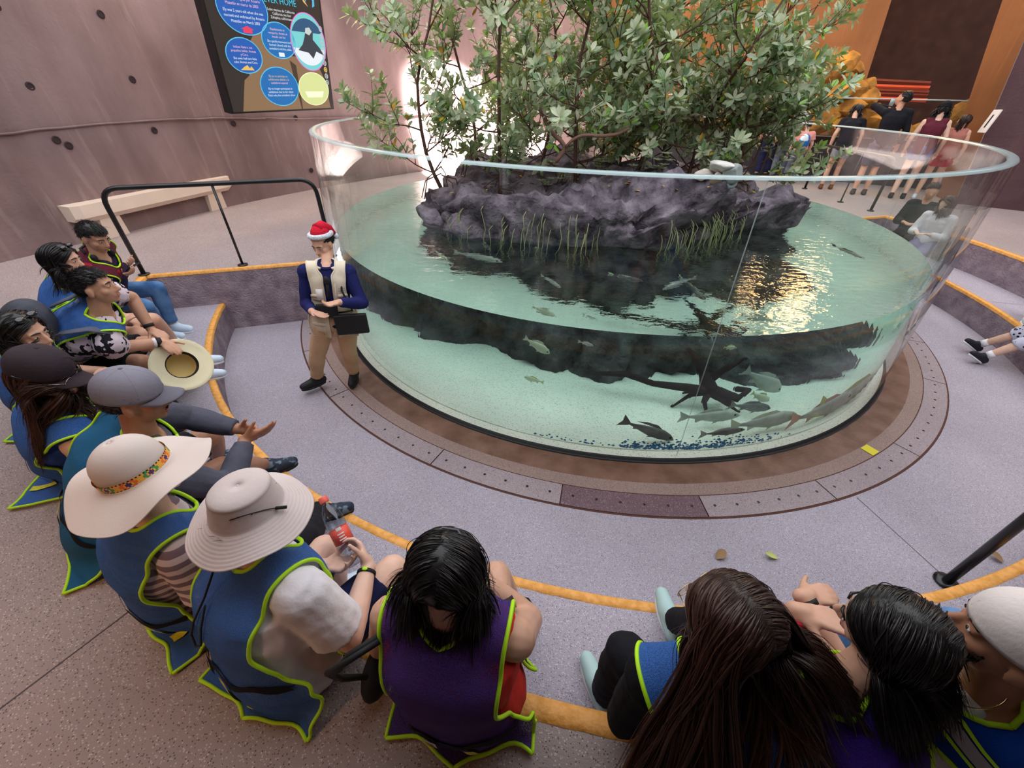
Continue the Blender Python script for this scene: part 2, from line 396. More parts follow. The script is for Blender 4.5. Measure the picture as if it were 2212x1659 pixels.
b.rings([[V((TX + r * math.cos(2 * PI * k / n), TY + r * math.sin(2 * PI * k / n), z)) for k in range(n)] for r, z in prof], False)
b.obj('polished_rim', M_rimglass, tank)
b = MB(); prof = [(RT + .074, .030), (RT + .094, .030), (RT + .096, .007), (RT + .112, .007)]
b.rings([[V((TX + r * math.cos(2 * PI * k / n), TY + r * math.sin(2 * PI * k / n), z)) for k in range(n)] for r, z in prof], False)
b.obj('black_gasket', M_gasket, tank)
for a in (-152.5, -88, -8, 95):     # bonded seams between the acrylic panels
    b = MB(); b.tube([pol(RT - .02 + tz(z), a, z) for z in (.05, RIM - .02)], .0035, 6); b.obj('bonded_seam', mat('seam', lin((200, 212, 212)), .3, alpha=.35), tank)

sector('floor_tank_base', .0, RT + .12, 0, 360, .006, M_gasket)
# water: one closed body that bends light
mw = bpy.data.materials.new('water'); mw.use_nodes = True; nt = mw.node_tree; nt.nodes.clear(); N = nt.nodes.new
o_ = N('ShaderNodeOutputMaterial'); gl = N('ShaderNodeBsdfGlass'); gl.inputs['IOR'].default_value = 1.33; gl.inputs['Roughness'].default_value = 0; gl.inputs['Color'].default_value = (1, 1, 1, 1)
tc = N('ShaderNodeTexCoord'); n1 = N('ShaderNodeTexNoise'); n1.inputs['Scale'].default_value = 7; n1.inputs['Detail'].default_value = 3
mp = N('ShaderNodeMapping'); mp.inputs['Scale'].default_value = (1, 1.7, .0); nt.links.new(tc.outputs['Object'], mp.inputs[0]); nt.links.new(mp.outputs[0], n1.inputs[0])
bp = N('ShaderNodeBump'); bp.inputs['Distance'].default_value = .014; bp.inputs['Strength'].default_value = .62
nt.links.new(n1.outputs['Fac'], bp.inputs['Height'])
gm = N('ShaderNodeNewGeometry'); sx = N('ShaderNodeSeparateXYZ'); nt.links.new(gm.outputs['True Normal'], sx.inputs[0])
gt = N('ShaderNodeMath'); gt.operation = 'GREATER_THAN'; gt.inputs[1].default_value = .5
ab = N('ShaderNodeMath'); ab.operation = 'ABSOLUTE'; nt.links.new(sx.outputs[2], ab.inputs[0]); nt.links.new(ab.outputs[0], gt.inputs[0])
ml = N('ShaderNodeMath'); ml.operation = 'MULTIPLY'; ml.inputs[1].default_value = .62; nt.links.new(gt.outputs[0], ml.inputs[0]); nt.links.new(ml.outputs[0], bp.inputs['Strength'])
nt.links.new(bp.outputs[0], gl.inputs['Normal']); nt.links.new(gl.outputs[0], o_.inputs[0])
va = N('ShaderNodeVolumeAbsorption'); va.inputs['Color'].default_value = (.45, .92, .84, 1); va.inputs['Density'].default_value = .30
nt.links.new(va.outputs[0], o_.inputs['Volume'])
b = MB(); n = 200
b.rings([[V((TX + r * math.cos(2 * PI * k / n), TY + r * math.sin(2 * PI * k / n), z)) for k in range(n)] for r, z in ((RI - .012 + tz(.012), .012), (RI - .012 + tz(WZ), WZ))], True)
wat = b.obj('water', mw, smooth=False); tag(wat, 'clear greenish water filling the lower half of the round tank', 'water', kind='stuff')

# ---- sand bed
M_sand = terrazzo('pale_sand', lin((234, 236, 220)), lin((182, 180, 164)), lin((248, 246, 236)), 90, .9, (.22, .35))
b = MB(); rows = []
for i in range(41):
    r = (RI + .065) * i / 40; rows.append([V((TX + r * math.cos(2 * PI * k / 120), TY + r * math.sin(2 * PI * k / 120), .045 + .03 * noise.noise(V((r * math.cos(2 * PI * k / 120), r * math.sin(2 * PI * k / 120), 3))) * (1 if i < 38 else .3))) for k in range(120)])
b.rings(rows, False); rr = rows[-1]; b.rings([rr, [p * 1 - V((0, 0, p.z - .016)) for p in rr]], False)
sand = b.obj('sand_bed', M_sand); tag(sand, 'pale sand bed covering the bottom of the round tank', 'sand', kind='stuff')

b = MB(); b.rings([[V((TX + r * math.cos(2 * PI * k / 180), TY + r * math.sin(2 * PI * k / 180), .031)) for k in range(180)] for r in (RT - .01, RT + .076)], False); b.obj('refracted_sand_ring', M_sand, tank)  # added ring; its sand colour imitates sand refracted through the acrylic base
# ---- rock island with overhanging lip
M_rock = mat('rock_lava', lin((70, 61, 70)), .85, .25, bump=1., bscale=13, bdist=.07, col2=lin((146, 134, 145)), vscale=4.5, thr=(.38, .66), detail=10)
Rb = [(-180, 2.55), (-165, 2.6), (-146, 2.4), (-134, 2.0), (-123, 1.98), (-113, 2.1), (-100, 2.12), (-85, 2.05), (-70, 2.2), (-60, 2.5), (-50, 2.65), (-38, 2.68), (-20, 2.5), (0, 2.5), (60, 2.4), (120, 2.5), (180, 2.55)]
Rw = [(-180, 2.5), (-160, 2.55), (-147, 2.4), (-136, 2.1), (-125, 1.95), (-113, 1.8), (-95, 1.62), (-75, 1.45), (-57, 1.42), (-40, 1.6), (-27, 1.8), (-14, 2.3), (-5, 2.6), (10, 2.65), (30, 2.5), (60, 2.4), (120, 2.4), (180, 2.5)]
Rl = [(-180, 2.5), (-160, 2.45), (-145, 2.2), (-132, 1.95), (-122, 1.9), (-113, 1.95), (-102, 1.86), (-90, 1.72), (-75, 1.62), (-60, 1.7), (-45, 1.85), (-30, 2.0), (-16, 2.4), (-6, 2.6), (10, 2.6), (30, 2.4), (60, 2.3), (120, 2.4), (180, 2.5)]
Zl = [(-180, 1.45), (-150, 1.42), (-130, 1.52), (-112, 1.56), (-95, 1.50), (-80, 1.55), (-60, 1.66), (-40, 1.62), (-20, 1.45), (-5, 1.30), (10, 1.35), (40, 1.5), (120, 1.6), (180, 1.45)]
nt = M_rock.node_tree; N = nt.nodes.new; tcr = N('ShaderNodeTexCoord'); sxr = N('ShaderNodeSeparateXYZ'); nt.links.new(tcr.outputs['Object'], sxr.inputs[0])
mrr = N('ShaderNodeMapRange'); mrr.inputs[1].default_value = 1.14; mrr.inputs[2].default_value = 1.02; nt.links.new(sxr.outputs[2], mrr.inputs[0])     # darker and greener below the water line
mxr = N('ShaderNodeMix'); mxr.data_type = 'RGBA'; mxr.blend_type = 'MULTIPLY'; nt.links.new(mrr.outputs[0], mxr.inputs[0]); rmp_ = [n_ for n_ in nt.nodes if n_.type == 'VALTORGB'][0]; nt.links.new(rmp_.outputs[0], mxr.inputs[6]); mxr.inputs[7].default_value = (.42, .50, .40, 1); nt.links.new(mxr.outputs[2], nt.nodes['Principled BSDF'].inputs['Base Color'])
def rock_top(x, y):
    """height of the island's top at x, y"""
    dx, dy = x - TX, y - TY; a = math.degrees(math.atan2(dy, dx)); r = math.hypot(dx, dy); f = min(r / interp(Rl, a), 1)
    return interp(Zl, a) * f**2 + 1.56 * (1 - f**2) + .04 * math.sin(f * PI) 
b = MB(); NA = 420; rows = []
lev = [('b', 1.02, .0), ('b', 1.0, .12), ('b', .97, .3), ('b', .93, .5), ('m', .7, .72), ('m', .35, .9), ('w', .97, 1.02), ('w', 1.0, 1.12), ('w', 1.02, 1.2), ('l', .97, .80), ('l', 1.0, .88), ('l', 1.0, .95), ('l', .96, .99)]
for i in range(44):
    row = []
    for k in range(NA):
        a = -180 + 360 * k / NA; rb, rw, rl, zl = interp(Rb, a), interp(Rw, a), interp(Rl, a), interp(Zl, a)
        if i <= 14: t = i / 14; z = .0 + t * .95; r = rb + (rw * .96 - rb) * (t * t * (3 - 2 * t))
        elif i <= 20: t = (i - 14) / 6; z = .95 + t * .22; r = rw * .96 + (rw - rw * .96) * t
        elif i <= 30:
            t = (i - 20) / 10; z = 1.17 + (zl - 1.17) * t; r = rw + (rl - rw) * math.sin(t * PI / 2) ** .8 - .16 * max(0, t - .7)
        else:
            t = 1 - (i - 30) / 13; r = (rl - .05) * t; z = None
        p = pol(r, a)
        z = rock_top(p.x, p.y) if z is None else z
        d = .26 * fbm((p.x, p.y, z), .9) + .12 * fbm((p.x + 9, p.y, z * 1.2), 2.6) + .045 * fbm((p.x, p.y, z + 5), 8)
        cr = abs(noise.noise(V((p.x * 1.7, p.y * 1.7, z * 1.2 + 7)))); d -= .10 * max(0, .12 - cr) / .12
        k2 = 1 if i < 30 else .35
        o = V((math.cos(R(a)), math.sin(R(a)), 0)) * d * k2 + V((0, 0, d * (.9 if i >= 20 else .12)))
        q = p + V((0, 0, z)) + o
        h = math.hypot(q.x - TX, q.y - TY)
        if h > RI - .12: q = V((TX + (q.x - TX) * (RI - .12) / h, TY + (q.y - TY) * (RI - .12) / h, q.z))
        row.append(q)
    rows.append(row)
b.rings(rows, False)
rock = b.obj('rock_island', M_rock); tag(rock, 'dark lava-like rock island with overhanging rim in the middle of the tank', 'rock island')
bm_ = bmesh.new(); bm_.from_mesh(rock.data); rock_bvh = BVHTree.FromBMesh(bm_); bm_.free()
def on_rock(x, y, up=3.2):
    h = rock_bvh.ray_cast(V((x, y, up)), V((0, 0, -1))); return h[0] if h[0] else V((x, y, 1.6))
# ================================================================ BEHIND THE TANK
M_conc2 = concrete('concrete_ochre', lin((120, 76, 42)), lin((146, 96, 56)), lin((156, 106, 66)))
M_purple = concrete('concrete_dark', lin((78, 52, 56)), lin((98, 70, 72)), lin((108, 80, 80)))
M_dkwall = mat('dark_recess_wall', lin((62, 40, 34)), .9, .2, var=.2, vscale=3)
def slab(name, pts, z0, z1, m, th=.25, top=None):    # upright wall along a ground line, leaning to the line `top`
    b = MB(); top = top or pts; n = len(pts); P0 = [V((*p, z0)) for p in pts]; P1 = [V((*p, z1)) for p in top]
    d = (P0[-1] - P0[0]).normalized(); nn = V((-d.y, d.x, 0)) * th
    b.grid([[a.lerp(c, i / 8) for a, c in zip(P0, P1)] for i in range(9)])
    b.grid([[a.lerp(c, i / 2) + nn for a, c in zip(P0, P1)] for i in range(3)])
    b.grid([[a + nn, a, c, c + nn] for a, c in ((P0[0], P1[0]),) ] + [[P1[0] + nn, P1[0], P1[0], P1[0] + nn]]) if False else None
    b.add([P0[0], P0[0] + nn, P1[0] + nn, P1[0]], [(0, 1, 2, 3)]); b.add([P0[-1], P0[-1] + nn, P1[-1] + nn, P1[-1]], [(0, 3, 2, 1)]); b.add([P1[0], P1[-1], P1[-1] + nn, P1[0] + nn], [(0, 1, 2, 3)])
    return struct(b.obj(name, m, smooth=False))
def gz(u, v, dist):          # point at horizontal distance dist on a sight line
    d = ray(u, v); t = dist / math.hypot(d.x, d.y); return V((0, 0, CZ)) + d * t
# ochre wall in the back, lit by warm lamps, its right edge leaning over the dark recess
a0, a1 = gz(1120, 200, 17.5), gz(1885, 205, 19.5); t1 = gz(2030, -330, 19.5)
slab('wall_back', [(a0.x, a0.y), (a1.x, a1.y)], .0, t1.z, M_conc2, .4, [(a0.x, a0.y), (t1.x, t1.y)])
for f in (.23, .49, .76):     # shuttering offsets running up the ochre wall
    p0 = a0.lerp(a1, f); p1 = V((a0.x, a0.y, 0)).lerp(V((t1.x, t1.y, 0)), f); b = MB()
    b.tube([V((p0.x, p0.y - .01, 0)), V((p1.x, p1.y - .01, t1.z))], .03, 5); struct(b.obj('wall_back_seam', M_conc2))
r0, r1 = gz(1500, 200, 24), gz(2330, 200, 21)
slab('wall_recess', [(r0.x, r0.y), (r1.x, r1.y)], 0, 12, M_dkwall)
# right: leaning ochre column and dark wall beyond
c0, c1, c2 = gz(2028, 415, 13.1), gz(2070, 425, 12.5), gz(2150, 440, 11.4)
def lean(p, u, v, dist): q = gz(u, v, dist); return q
k0, k1 = gz(2206, -120, 13.8), gz(2300, -120, 13.0)
b = MB(); q = [V((c0.x, c0.y, Z2)), V((c1.x, c1.y, Z2)), V((c1.x + 1.4, c1.y + 1.1, Z2)), V((c0.x + 1.4, c0.y + 1.1, Z2))]
tp = [k0, k1, k1 + V((1.4, 1.1, 0)), k0 + V((1.4, 1.1, 0))]
b.rings([[a.lerp(c, i / 12) for a, c in zip(q, tp)] for i in range(13)], True); struct(b.obj('wall_column', M_conc2, smooth=False))
d0 = gz(2072, 425, 12.5); d0.z = Z2; d1 = at(2330, 470, Z2); e0 = gz(2190, 160, (d0.xy.length))
b = MB(); top0 = gz(2302, -120, 13.0); top1 = V((d1.x + 1.2, d1.y - .5, top0.z))
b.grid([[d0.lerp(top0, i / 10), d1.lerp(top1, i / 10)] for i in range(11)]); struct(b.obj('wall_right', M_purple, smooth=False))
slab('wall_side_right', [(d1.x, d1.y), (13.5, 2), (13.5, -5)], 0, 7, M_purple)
slab('wall_behind', [(13.5, -5), (-7.6, -5)], 0, 7, M_conc)
# sign plate on the column
s = gz(2138, 262, 12.45); sg = empty('wall_sign', s)
dirx = (gz(2160, 250, 12.4) - gz(2110, 250, 13.0)).normalized(); upv = V((0.18, 0, 1)).normalized(); ny = dirx.cross(upv).normalized()
if ny.dot(s - V((0, 0, CZ))) > 0: ny = -ny
def plate(c, ex, ez, wx, wz, dep, m, name, parent):
    b = MB(); n_ = ex.cross(ez).normalized() * dep
    b.add([c + ex * a * wx / 2 + ez * z * wz / 2 + n_ * y for y in (-.5, .5) for a, z in ((-1, -1), (1, -1), (1, 1), (-1, 1))], [(3, 2, 1, 0), (4, 5, 6, 7), (0, 1, 5, 4), (1, 2, 6, 5), (2, 3, 7, 6), (3, 0, 4, 7)])
    return b.obj(name, m, parent, smooth=False)
M_white = mat('white_plate', lin((235, 230, 225)), .5)
plate(s, dirx, upv, .22, .36, .02, M_white, 'plate', sg); plate(s + ny * .015, dirx, upv, .03, .2, .006, M_black, 'pictogram', sg)
tag(sg, 'small white sign plate with a dark pictogram on the leaning ochre column', 'sign')

# ---- exhibit along the back: dark parapet, glass screen, planted rocks
M_parapet = mat('parapet_dark', lin((58, 52, 54)), .6, .4, var=.2, vscale=4, bump=.2, bscale=30)
pb = [gz(1380, 380, 13.2), gz(1560, 380, 13.3), gz(1740, 386, 13.5), gz(1973, 401, 13.9), gz(2010, 402, 13.9)]
pb = [V((p.x, p.y, 0)) for p in pb]
slab('wall_parapet', [(p.x, p.y) for p in pb], Z2, 1.68, M_parapet, .35)
M_glass2 = fres('screen_glass', 1.45, (.93, .95, .93))
gs = empty('glass_screen', pb[2]); tag(gs, 'low clear glass screen standing on the dark parapet at the back', 'glass screen')
b = MB(); b.grid([[p + V((.05, .12, z)) for p in pb] for z in (1.68, 2.42)]); b.obj('pane', M_glass2, gs, smooth=False)
b = MB(); b.tube([p + V((.05, .12, 2.42)) for p in pb], .014, 6); b.obj('top_edge', M_rimglass, gs)
M_yrock = mat('rock_ochre', lin((104, 72, 34)), .85, .2, bump=.8, bscale=6, col2=lin((168, 124, 58)), vscale=2.2, thr=(.35, .65), detail=6)
def boulder(name, c, rad, m, seed, cuts=9, rot=0, rough=.05, parent=None, sub=3, smooth=False):
    bm = bmesh.new(); bmesh.ops.create_icosphere(bm, subdivisions=sub, radius=1)
    rng = random.Random(seed); pl = [(V((rng.uniform(-1, 1), rng.uniform(-1, 1), rng.uniform(-.8, 1))).normalized(), rng.uniform(.5, .82)) for _ in range(cuts)]
    for v in bm.verts:
        for n_, d in pl:
            k = v.co.dot(n_) - d
            if k > 0: v.co -= n_ * k * .92
        v.co *= 1 + rough * noise.noise(v.co * 2.5 + V((seed, 0, 0)))
        v.co = Matrix.Rotation(rot, 3, 'Z') @ V((v.co.x * rad[0], v.co.y * rad[1], v.co.z * rad[2])) + V(c)
    me = bpy.data.meshes.new(name); bm.to_mesh(me); bm.free(); me.materials.append(m)
    me.polygons.foreach_set('use_smooth', [smooth] * len(me.polygons))
    o = bpy.data.objects.new(name, me); C.objects.link(o)
    if parent is not None: par(o, parent)
    return o
rk = empty('rock_formation', gz(1830, 250, 17)); tag(rk, 'tall ochre rock stack of angular blocks lit warm behind the back glass screen', 'rock formation')
rng = random.Random(4)
for j, (u, v, sz) in enumerate([(1812, 128, .62), (1838, 132, .6), (1800, 158, .66), (1828, 165, .7), (1850, 152, .5), (1785, 190, .72), (1815, 200, .75), (1842, 195, .6), (1775, 225, .8), (1805, 235, .8), (1838, 232, .75), (1862, 205, .5), (1880, 185, .42), (1878, 215, .6), (1770, 260, .9), (1820, 268, .9), (1870, 250, .8), (1905, 262, .7), (1940, 275, .7)]):
    p = gz(u, v, 16.8 + .25 * rng.random()); boulder('block', p, (sz * .62, sz * .5, sz * .46), M_yrock, j + 3, 12, rng.random() * 3, .06, rk)
rk2 = empty('rock_formation', gz(1700, 200, 16.5)); tag(rk2, 'low ochre rock ledge behind the bushes left of the tall rock stack', 'rock formation')
for j, (u, v, sz) in enumerate([(1560, 200, .9), (1610, 190, .8), (1655, 175, .7), (1700, 205, .9), (1740, 215, .7), (1650, 240, 1.1), (1720, 250, 1.), (1580, 250, 1.)]):
    p = gz(u, v, 16.6 + .3 * rng.random()); boulder('block', p, (sz * .8, sz * .5, sz * .5), M_yrock, j + 60, 12, rng.random() * 3, .06, rk2)
rk3 = empty('rock_formation', gz(2100, 250, 15)); tag(rk3, 'smaller ochre rock ledge behind the glass screen beside the leaning column', 'rock formation')
for j, (u, v, sz) in enumerate([(2095, 250, .8), (2070, 275, .8), (2030, 285, .7), (1990, 285, .6), (2120, 275, .8)]):
    p = gz(u, v, 15.2 + .3 * rng.random()); boulder('block', p, (sz * .7, sz * .5, sz * .45), M_yrock, j + 90, 12, rng.random() * 3, .06, rk3)
# orange and dark slats in the recess
sl = empty('slatted_bench', gz(1950, 200, 19)); tag(sl, 'orange slatted bench in the dark recess behind the drinking man', 'slatted bench')
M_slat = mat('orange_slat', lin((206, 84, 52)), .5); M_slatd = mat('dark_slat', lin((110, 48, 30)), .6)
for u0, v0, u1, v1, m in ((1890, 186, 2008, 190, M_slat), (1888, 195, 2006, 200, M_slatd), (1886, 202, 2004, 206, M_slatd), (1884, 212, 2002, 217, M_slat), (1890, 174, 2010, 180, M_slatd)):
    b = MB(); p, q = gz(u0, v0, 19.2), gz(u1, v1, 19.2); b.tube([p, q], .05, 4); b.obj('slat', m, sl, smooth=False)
# roofs that leave a court open to the sky over the tank
M_roof = mat('roof_concrete', lin((120, 90, 80)), .9)
def roof(name, x0, y0, x1, y1, z): b = MB(); b.box((x0, y0, z), (x1, y1, z + .3)); struct(b.obj(name, M_roof, smooth=False))
roof('ceiling_back', 2.5, 14.5, 16, 26, 9.2)
roof('ceiling_right', 10.5, -6, 16, 13.0, 7.4)
roof('ceiling_front', -9, -6, 10.5, .6, 3.15); roof('added_shade_left', -9, .6, -2.6, 1.3, 3.15)  # unseen: front roof lowered and left piece added to darken the foreground

# ---- display screen on the curved wall
U = -ray(831, 2091); 
BL = gz(500, 249, 7.62); BR = gz(722, 238, 8.75)
EX = (BR - BL); SW = EX.length; EX.normalize(); UP = (U - EX * U.dot(EX)).normalized(); NF = EX.cross(UP).normalized()
if NF.dot(BL - V((0, 0, CZ))) > 0: NF = -NF
SH = SW * 1.36
scr = empty('display_screen', BL); tag(scr, 'tall dark display screen with round coloured text panels on the mauve wall', 'display screen')
def sp(x, y, d=0): return BL + EX * (x * SW) + UP * ((y * .62 + .008) * SW) + NF * d
b = MB()
for lo, hi, x0, x1, y0, y1 in (((-.13), -.012, 0, 1, 0, 1.36),):
    b.add([sp(x, y, d) for d in (lo, 0) for x, y in ((x0, y0), (x1, y0), (x1, y1), (x0, y1))], [(0, 1, 5, 4), (1, 2, 6, 5), (2, 3, 7, 6), (3, 0, 4, 7), (0, 3, 2, 1), (4, 5, 6, 7)])
b.obj('housing', M_black, scr, smooth=False)
def em(name, col, s_=1.): return mat('led_' + name, (.01, .01, .01), .4, .2, emit=col, estr=s_ * .8)
def spoly(name, pts, m, d, parent=scr):
    b = MB(); b.add([sp(x, y, d) for x, y in pts], [tuple(range(len(pts)))]); return b.obj(name, m, parent, smooth=False)
spoly('picture_ground', [(.02, .015), (.98, .015), (.98, 1.345), (.02, 1.345)], em('ground', lin((52, 44, 40))), .003)
spoly('brown_shape', [(.10, .02), (.96, .02), (.93, .36), (.86, .58), (.5, .60), (.40, .9), (.24, .62), (.22, .38), (.17, .33)], em('brown', lin((138, 108, 80))), .005)
spoly('brown_shape', [(.60, .55), (.64, .02), (.652, .02), (.655, .5)], em('line', lin((70, 52, 40))), .006)
def disc(cx_, cy_, r, m, edge, d=.008, ry=None):
    r *= .98
    ry = (ry or r) * 1.18; P = [(cx_ + r * math.cos(2 * PI * k / 40), cy_ + ry * math.sin(2 * PI * k / 40)) for k in range(40)]
    o = spoly('round_panel', P, m, d); b = MB(); b.tube([sp(x, y, d + .002) for x, y in P + P[:1]], .006 * SW / 2, 5, cap=False); b.obj('panel_rim', edge, o); return o
eB = em('blue', lin((36, 92, 176))); eB2 = em('blue2', lin((28, 108, 178))); eE = em('edge', lin((92, 190, 226))); eP = em('pink', lin((232, 96, 200)))
eW = em('white', lin((230, 236, 242))); eT = em('textpink', lin((240, 190, 205))); eR = em('red', lin((226, 66, 96))); eY = em('yellow', lin((228, 186, 96)))
D1 = disc(.285, .985, .195, eB, eE); D2 = disc(.215, .565, .142, eB, eE); D3 = disc(.535, .735, .15, eB2, eE)
D4 = disc(.465, .27, .175, eB2, eE); D6 = disc(.80, .245, .16, em('lime', lin((214, 222, 150))), em('limeedge', lin((240, 244, 190))))
D5 = disc(.815, .745, .175, em('aqua', lin((120, 206, 206))), eP, ry=.25)
spoly('photo_foam', [(.815 + .165 * math.cos(R(a)), .745 + .24 * math.sin(R(a))) for a in range(195, 346, 10)], eW, .011, D5)
spoly('photo_backdrop', [(.815 + .165 * math.cos(R(a)), .745 + .24 * math.sin(R(a))) for a in range(25, 156, 10)], em('navy', lin((44, 84, 120))), .011, D5)
spoly('photo_animal', [(.70, .66), (.75, .72), (.78, .80), (.80, .87), (.84, .90), (.87, .85), (.86, .78), (.92, .70), (.96, .62), (.88, .66), (.84, .58), (.80, .64)], em('animal', lin((54, 60, 70))), .013, D5)
spoly('photo_head', [(.79, .84), (.80, .89), (.84, .90), (.86, .86), (.83, .82)], em('head', lin((196, 206, 200))), .014, D5)
def txt(s_, x, y, size, m, parent, align='CENTER'):
    cu = bpy.data.curves.new('t', 'FONT'); cu.body = s_; cu.size = size * SW * .86; cu.align_x = align; cu.resolution_u = 2
    o = bpy.data.objects.new('t', cu); C.objects.link(o); me = evalmesh(o); bpy.data.objects.remove(o)
    Mx = Matrix((( EX.x, UP.x, NF.x), (EX.y, UP.y, NF.y), (EX.z, UP.z, NF.z))); q = sp(x, y, .012)
    for v_ in me.vertices: v_.co = q + Mx @ v_.co
    return link('lettering', me, m, parent)
for D, cx_, lines in ((D1, .285, [(1.10, 'Ely tenía 2 años cuando fue', eT), (1.055, 'rescatada y acogida por Acuario', eT), (1.01, 'Mazatlán en marzo de 2003', eT), (.95, 'Ely was 2 years old when she was', eW), (.905, 'rescued and embraced by Acuario', eW), (.86, 'Mazatlán on March 2003', eW)]),
                      (D2, .215, [(.635, 'Incluso llama a sus', eT), (.6, 'pequeños bebés, Aranza', eT), (.565, 'y Cora.', eT), (.53, 'She even had two little', eW), (.495, 'cubs: Aranza and Cora.', eW)]),
                      (D3, .535, [(.83, 'Rápidamente se', eT), (.795, 'recuperó y formó un', eT), (.76, 'vínculo con los', eT), (.715, 'She quickly recovered and', eW), (.68, 'formed a bond with the', eW), (.645, 'caretakers and the public.', eW)]),
                      (D4, .465, [(.37, 'Ely ya no participa en', eY), (.335, 'exhibiciones debido a la', eY), (.30, 'cuidadores especial', eT), (.24, 'Ely no longer participates in', eW), (.205, 'exhibitions due to her vision', eW), (.17, 'That\'s why the caretakers show', eW)])):
    for y, s_, m in lines: txt(s_, cx_, y, .026 if D is D1 else .023, m, D)
spoly('house_icon', [(.25, .775), (.32, .775), (.32, .81), (.335, .81), (.285, .84), (.235, .81), (.25, .81)], eR, .012, D1)
spoly('cubs_icon', [(.16, .43), (.27, .43), (.25, .47), (.235, .45), (.22, .48), (.19, .46)], eY, .012, D2)
spoly('card_icon', [(.51, .58), (.56, .58), (.56, .62), (.51, .62)], eW, .012, D3)
spoly('bright_band', [(.70, .22), (.90, .22), (.88, .15), (.72, .15)], em('lime2', lin((250, 250, 210))), .012, D6)
txt('A FOREVER HOME', .53, 1.08, .062, em('cyan', lin((60, 196, 226))), scr)
for k, s_ in enumerate(('Lobo marino de California', 'California sea lion', 'Zalophus californianus')): txt(s_, .60, 1.01 - .035 * k, .026, eW, scr)
spoly('logo_drop', [(.83, 1.13), (.85, 1.20), (.90, 1.26), (.93, 1.20), (.925, 1.12), (.90, 1.10), (.91, 1.17), (.87, 1.20)], em('blue3', lin((90, 180, 226))), .012)
spoly('logo_drop', [(.80, 1.20), (.82, 1.14), (.86, 1.10), (.83, 1.16), (.81, 1.26)], eY, .012)
for k in range(9):
    b = MB(); y = .90 - k * .072; m = eY if k == 6 else em('icon', lin((190, 190, 190)))
    b.tube([sp(.955 + .014 * math.cos(t * PI / 6), y + .026 * math.sin(t * PI / 6), .01) for t in range(13)], .006, 4, cap=False); b.tube([sp(.955, y - .012, .01), sp(.955, y + .012, .01)], .006, 4); b.obj('side_icon', m, scr)

# ---- stone bench on the upper floor
M_stone = mat('bench_stone', lin((226, 206, 188)), .6, .4, var=.05, vscale=4, bump=.08, bscale=30); M_vein = mat('bench_band', lin((206, 184, 170)), .6)
f0, f1 = at(255, 512, Z2), at(478, 452, Z2); bx = (f1 - f0).normalized(); by = V((-bx.y, bx.x, 0)); L_ = (f1 - f0).length
bench = empty('stone_bench', f0.lerp(f1, .5)); tag(bench, 'long pale stone bench standing against the curved mauve wall', 'bench')
def bpt(x, y, z): return f0 + bx * x + by * y + V((0, 0, z))
b = MB(); e = .35
def prism(b, pts8): b.add(pts8, [(0, 3, 2, 1), (4, 5, 6, 7), (0, 1, 5, 4), (1, 2, 6, 5), (2, 3, 7, 6), (3, 0, 4, 7)])
b.rings([[bpt(x, y, z) for y, z in ((-.0 + i_, .25 + j_), (-.06 + i_, .31), (-.06 + i_, .46), (.50, .46), (.50, .25 + j_))] for x, i_, j_ in ((-e, .05, .02), (-e + .08, 0, 0), (L_ + e - .08, 0, 0), (L_ + e, .05, .02))], True)
so_ = b.obj('seat_slab', M_stone, bench, smooth=False)
b = MB(); b.grid([[bpt(-e + .09 + (L_ + 2 * e - .18) * i / 30, .2 + d + .07 * math.sin(i * .35), .4615) for i in range(31)] for d in (0, .06)]); b.obj('colour_band', M_vein, so_)
for x in (-.12, L_ - .16):
    b = MB(); prism(b, [bpt(x, .02, 0), bpt(x + .30, .02, 0), bpt(x + .30, .42, 0), bpt(x, .42, 0), bpt(x + .03, .0, .31), bpt(x + .27, .0, .31), bpt(x + .27, .46, .31), bpt(x + .03, .46, .31)]); b.obj('leg', M_stone, bench, smooth=False)

# ---- handrails
def bend(pts, rad=.12, k=7):
    pts = [V(p) for p in pts]; out = [pts[0]]
    for a, p, c in zip(pts, pts[1:], pts[2:]):
        s0 = p + (a - p).normalized() * min(rad, (a - p).length * .45); s1 = p + (c - p).normalized() * min(rad, (c - p).length * .45)
        out += [s0.lerp(p, t / k).lerp(p.lerp(s1, t / k), t / k) for t in range(k + 1)]
    return out + [pts[-1]]
M_rail = mat('black_rail', (.012, .011, .012), .28, .5)
def handrail(posts, hh, label, ext=0, lean_=0):
    t = empty('handrail', posts[0]); tag(t, label, 'handrail', None)
    up = V((0, 0, hh)); a, c = posts[0], posts[-1]
    b = MB(); b.tube(bend([a, a + up, c + up, c], .17), .024, 12); b.obj('rail', M_rail, t)
    for p in posts[1:-1]: b = MB(); b.tube([p, p + up], .014, 10); b.obj('post', M_rail, t)
    for p in posts: b = MB(); b.rings([[p + V((r * math.cos(k * PI / 8), r * math.sin(k * PI / 8), z)) for k in range(16)] for r, z in ((.055, .004), (.055, .014), (.03, .02))], True); b.obj('flange', M_rail, t)
    return t
q0 = at(312, 594, Z2); q2 = at(525, 573, Z2); dq = (q2 - q0); handrail([q0, q2, q2 + dq.normalized() * 1.0], .88, 'black tubular handrail on the upper floor edge beside the stone bench')
g0 = at(2042, 1258, .0); dg = (pol(5.9, -77.6) - g0); dg.z = 0; dg.normalize()
t = empty('handrail', g0); tag(t, 'black handrail rising at the bottom right behind the man in the white cap', 'handrail')
b = MB(); b.tube(bend([g0, g0 + V((0, 0, .9)), g0 + dg * 1.0 + V((0, 0, 1.45)), g0 + dg * 1.0 + V((0, 0, .75))], .15), .026, 12); b.obj('rail', M_rail, t)
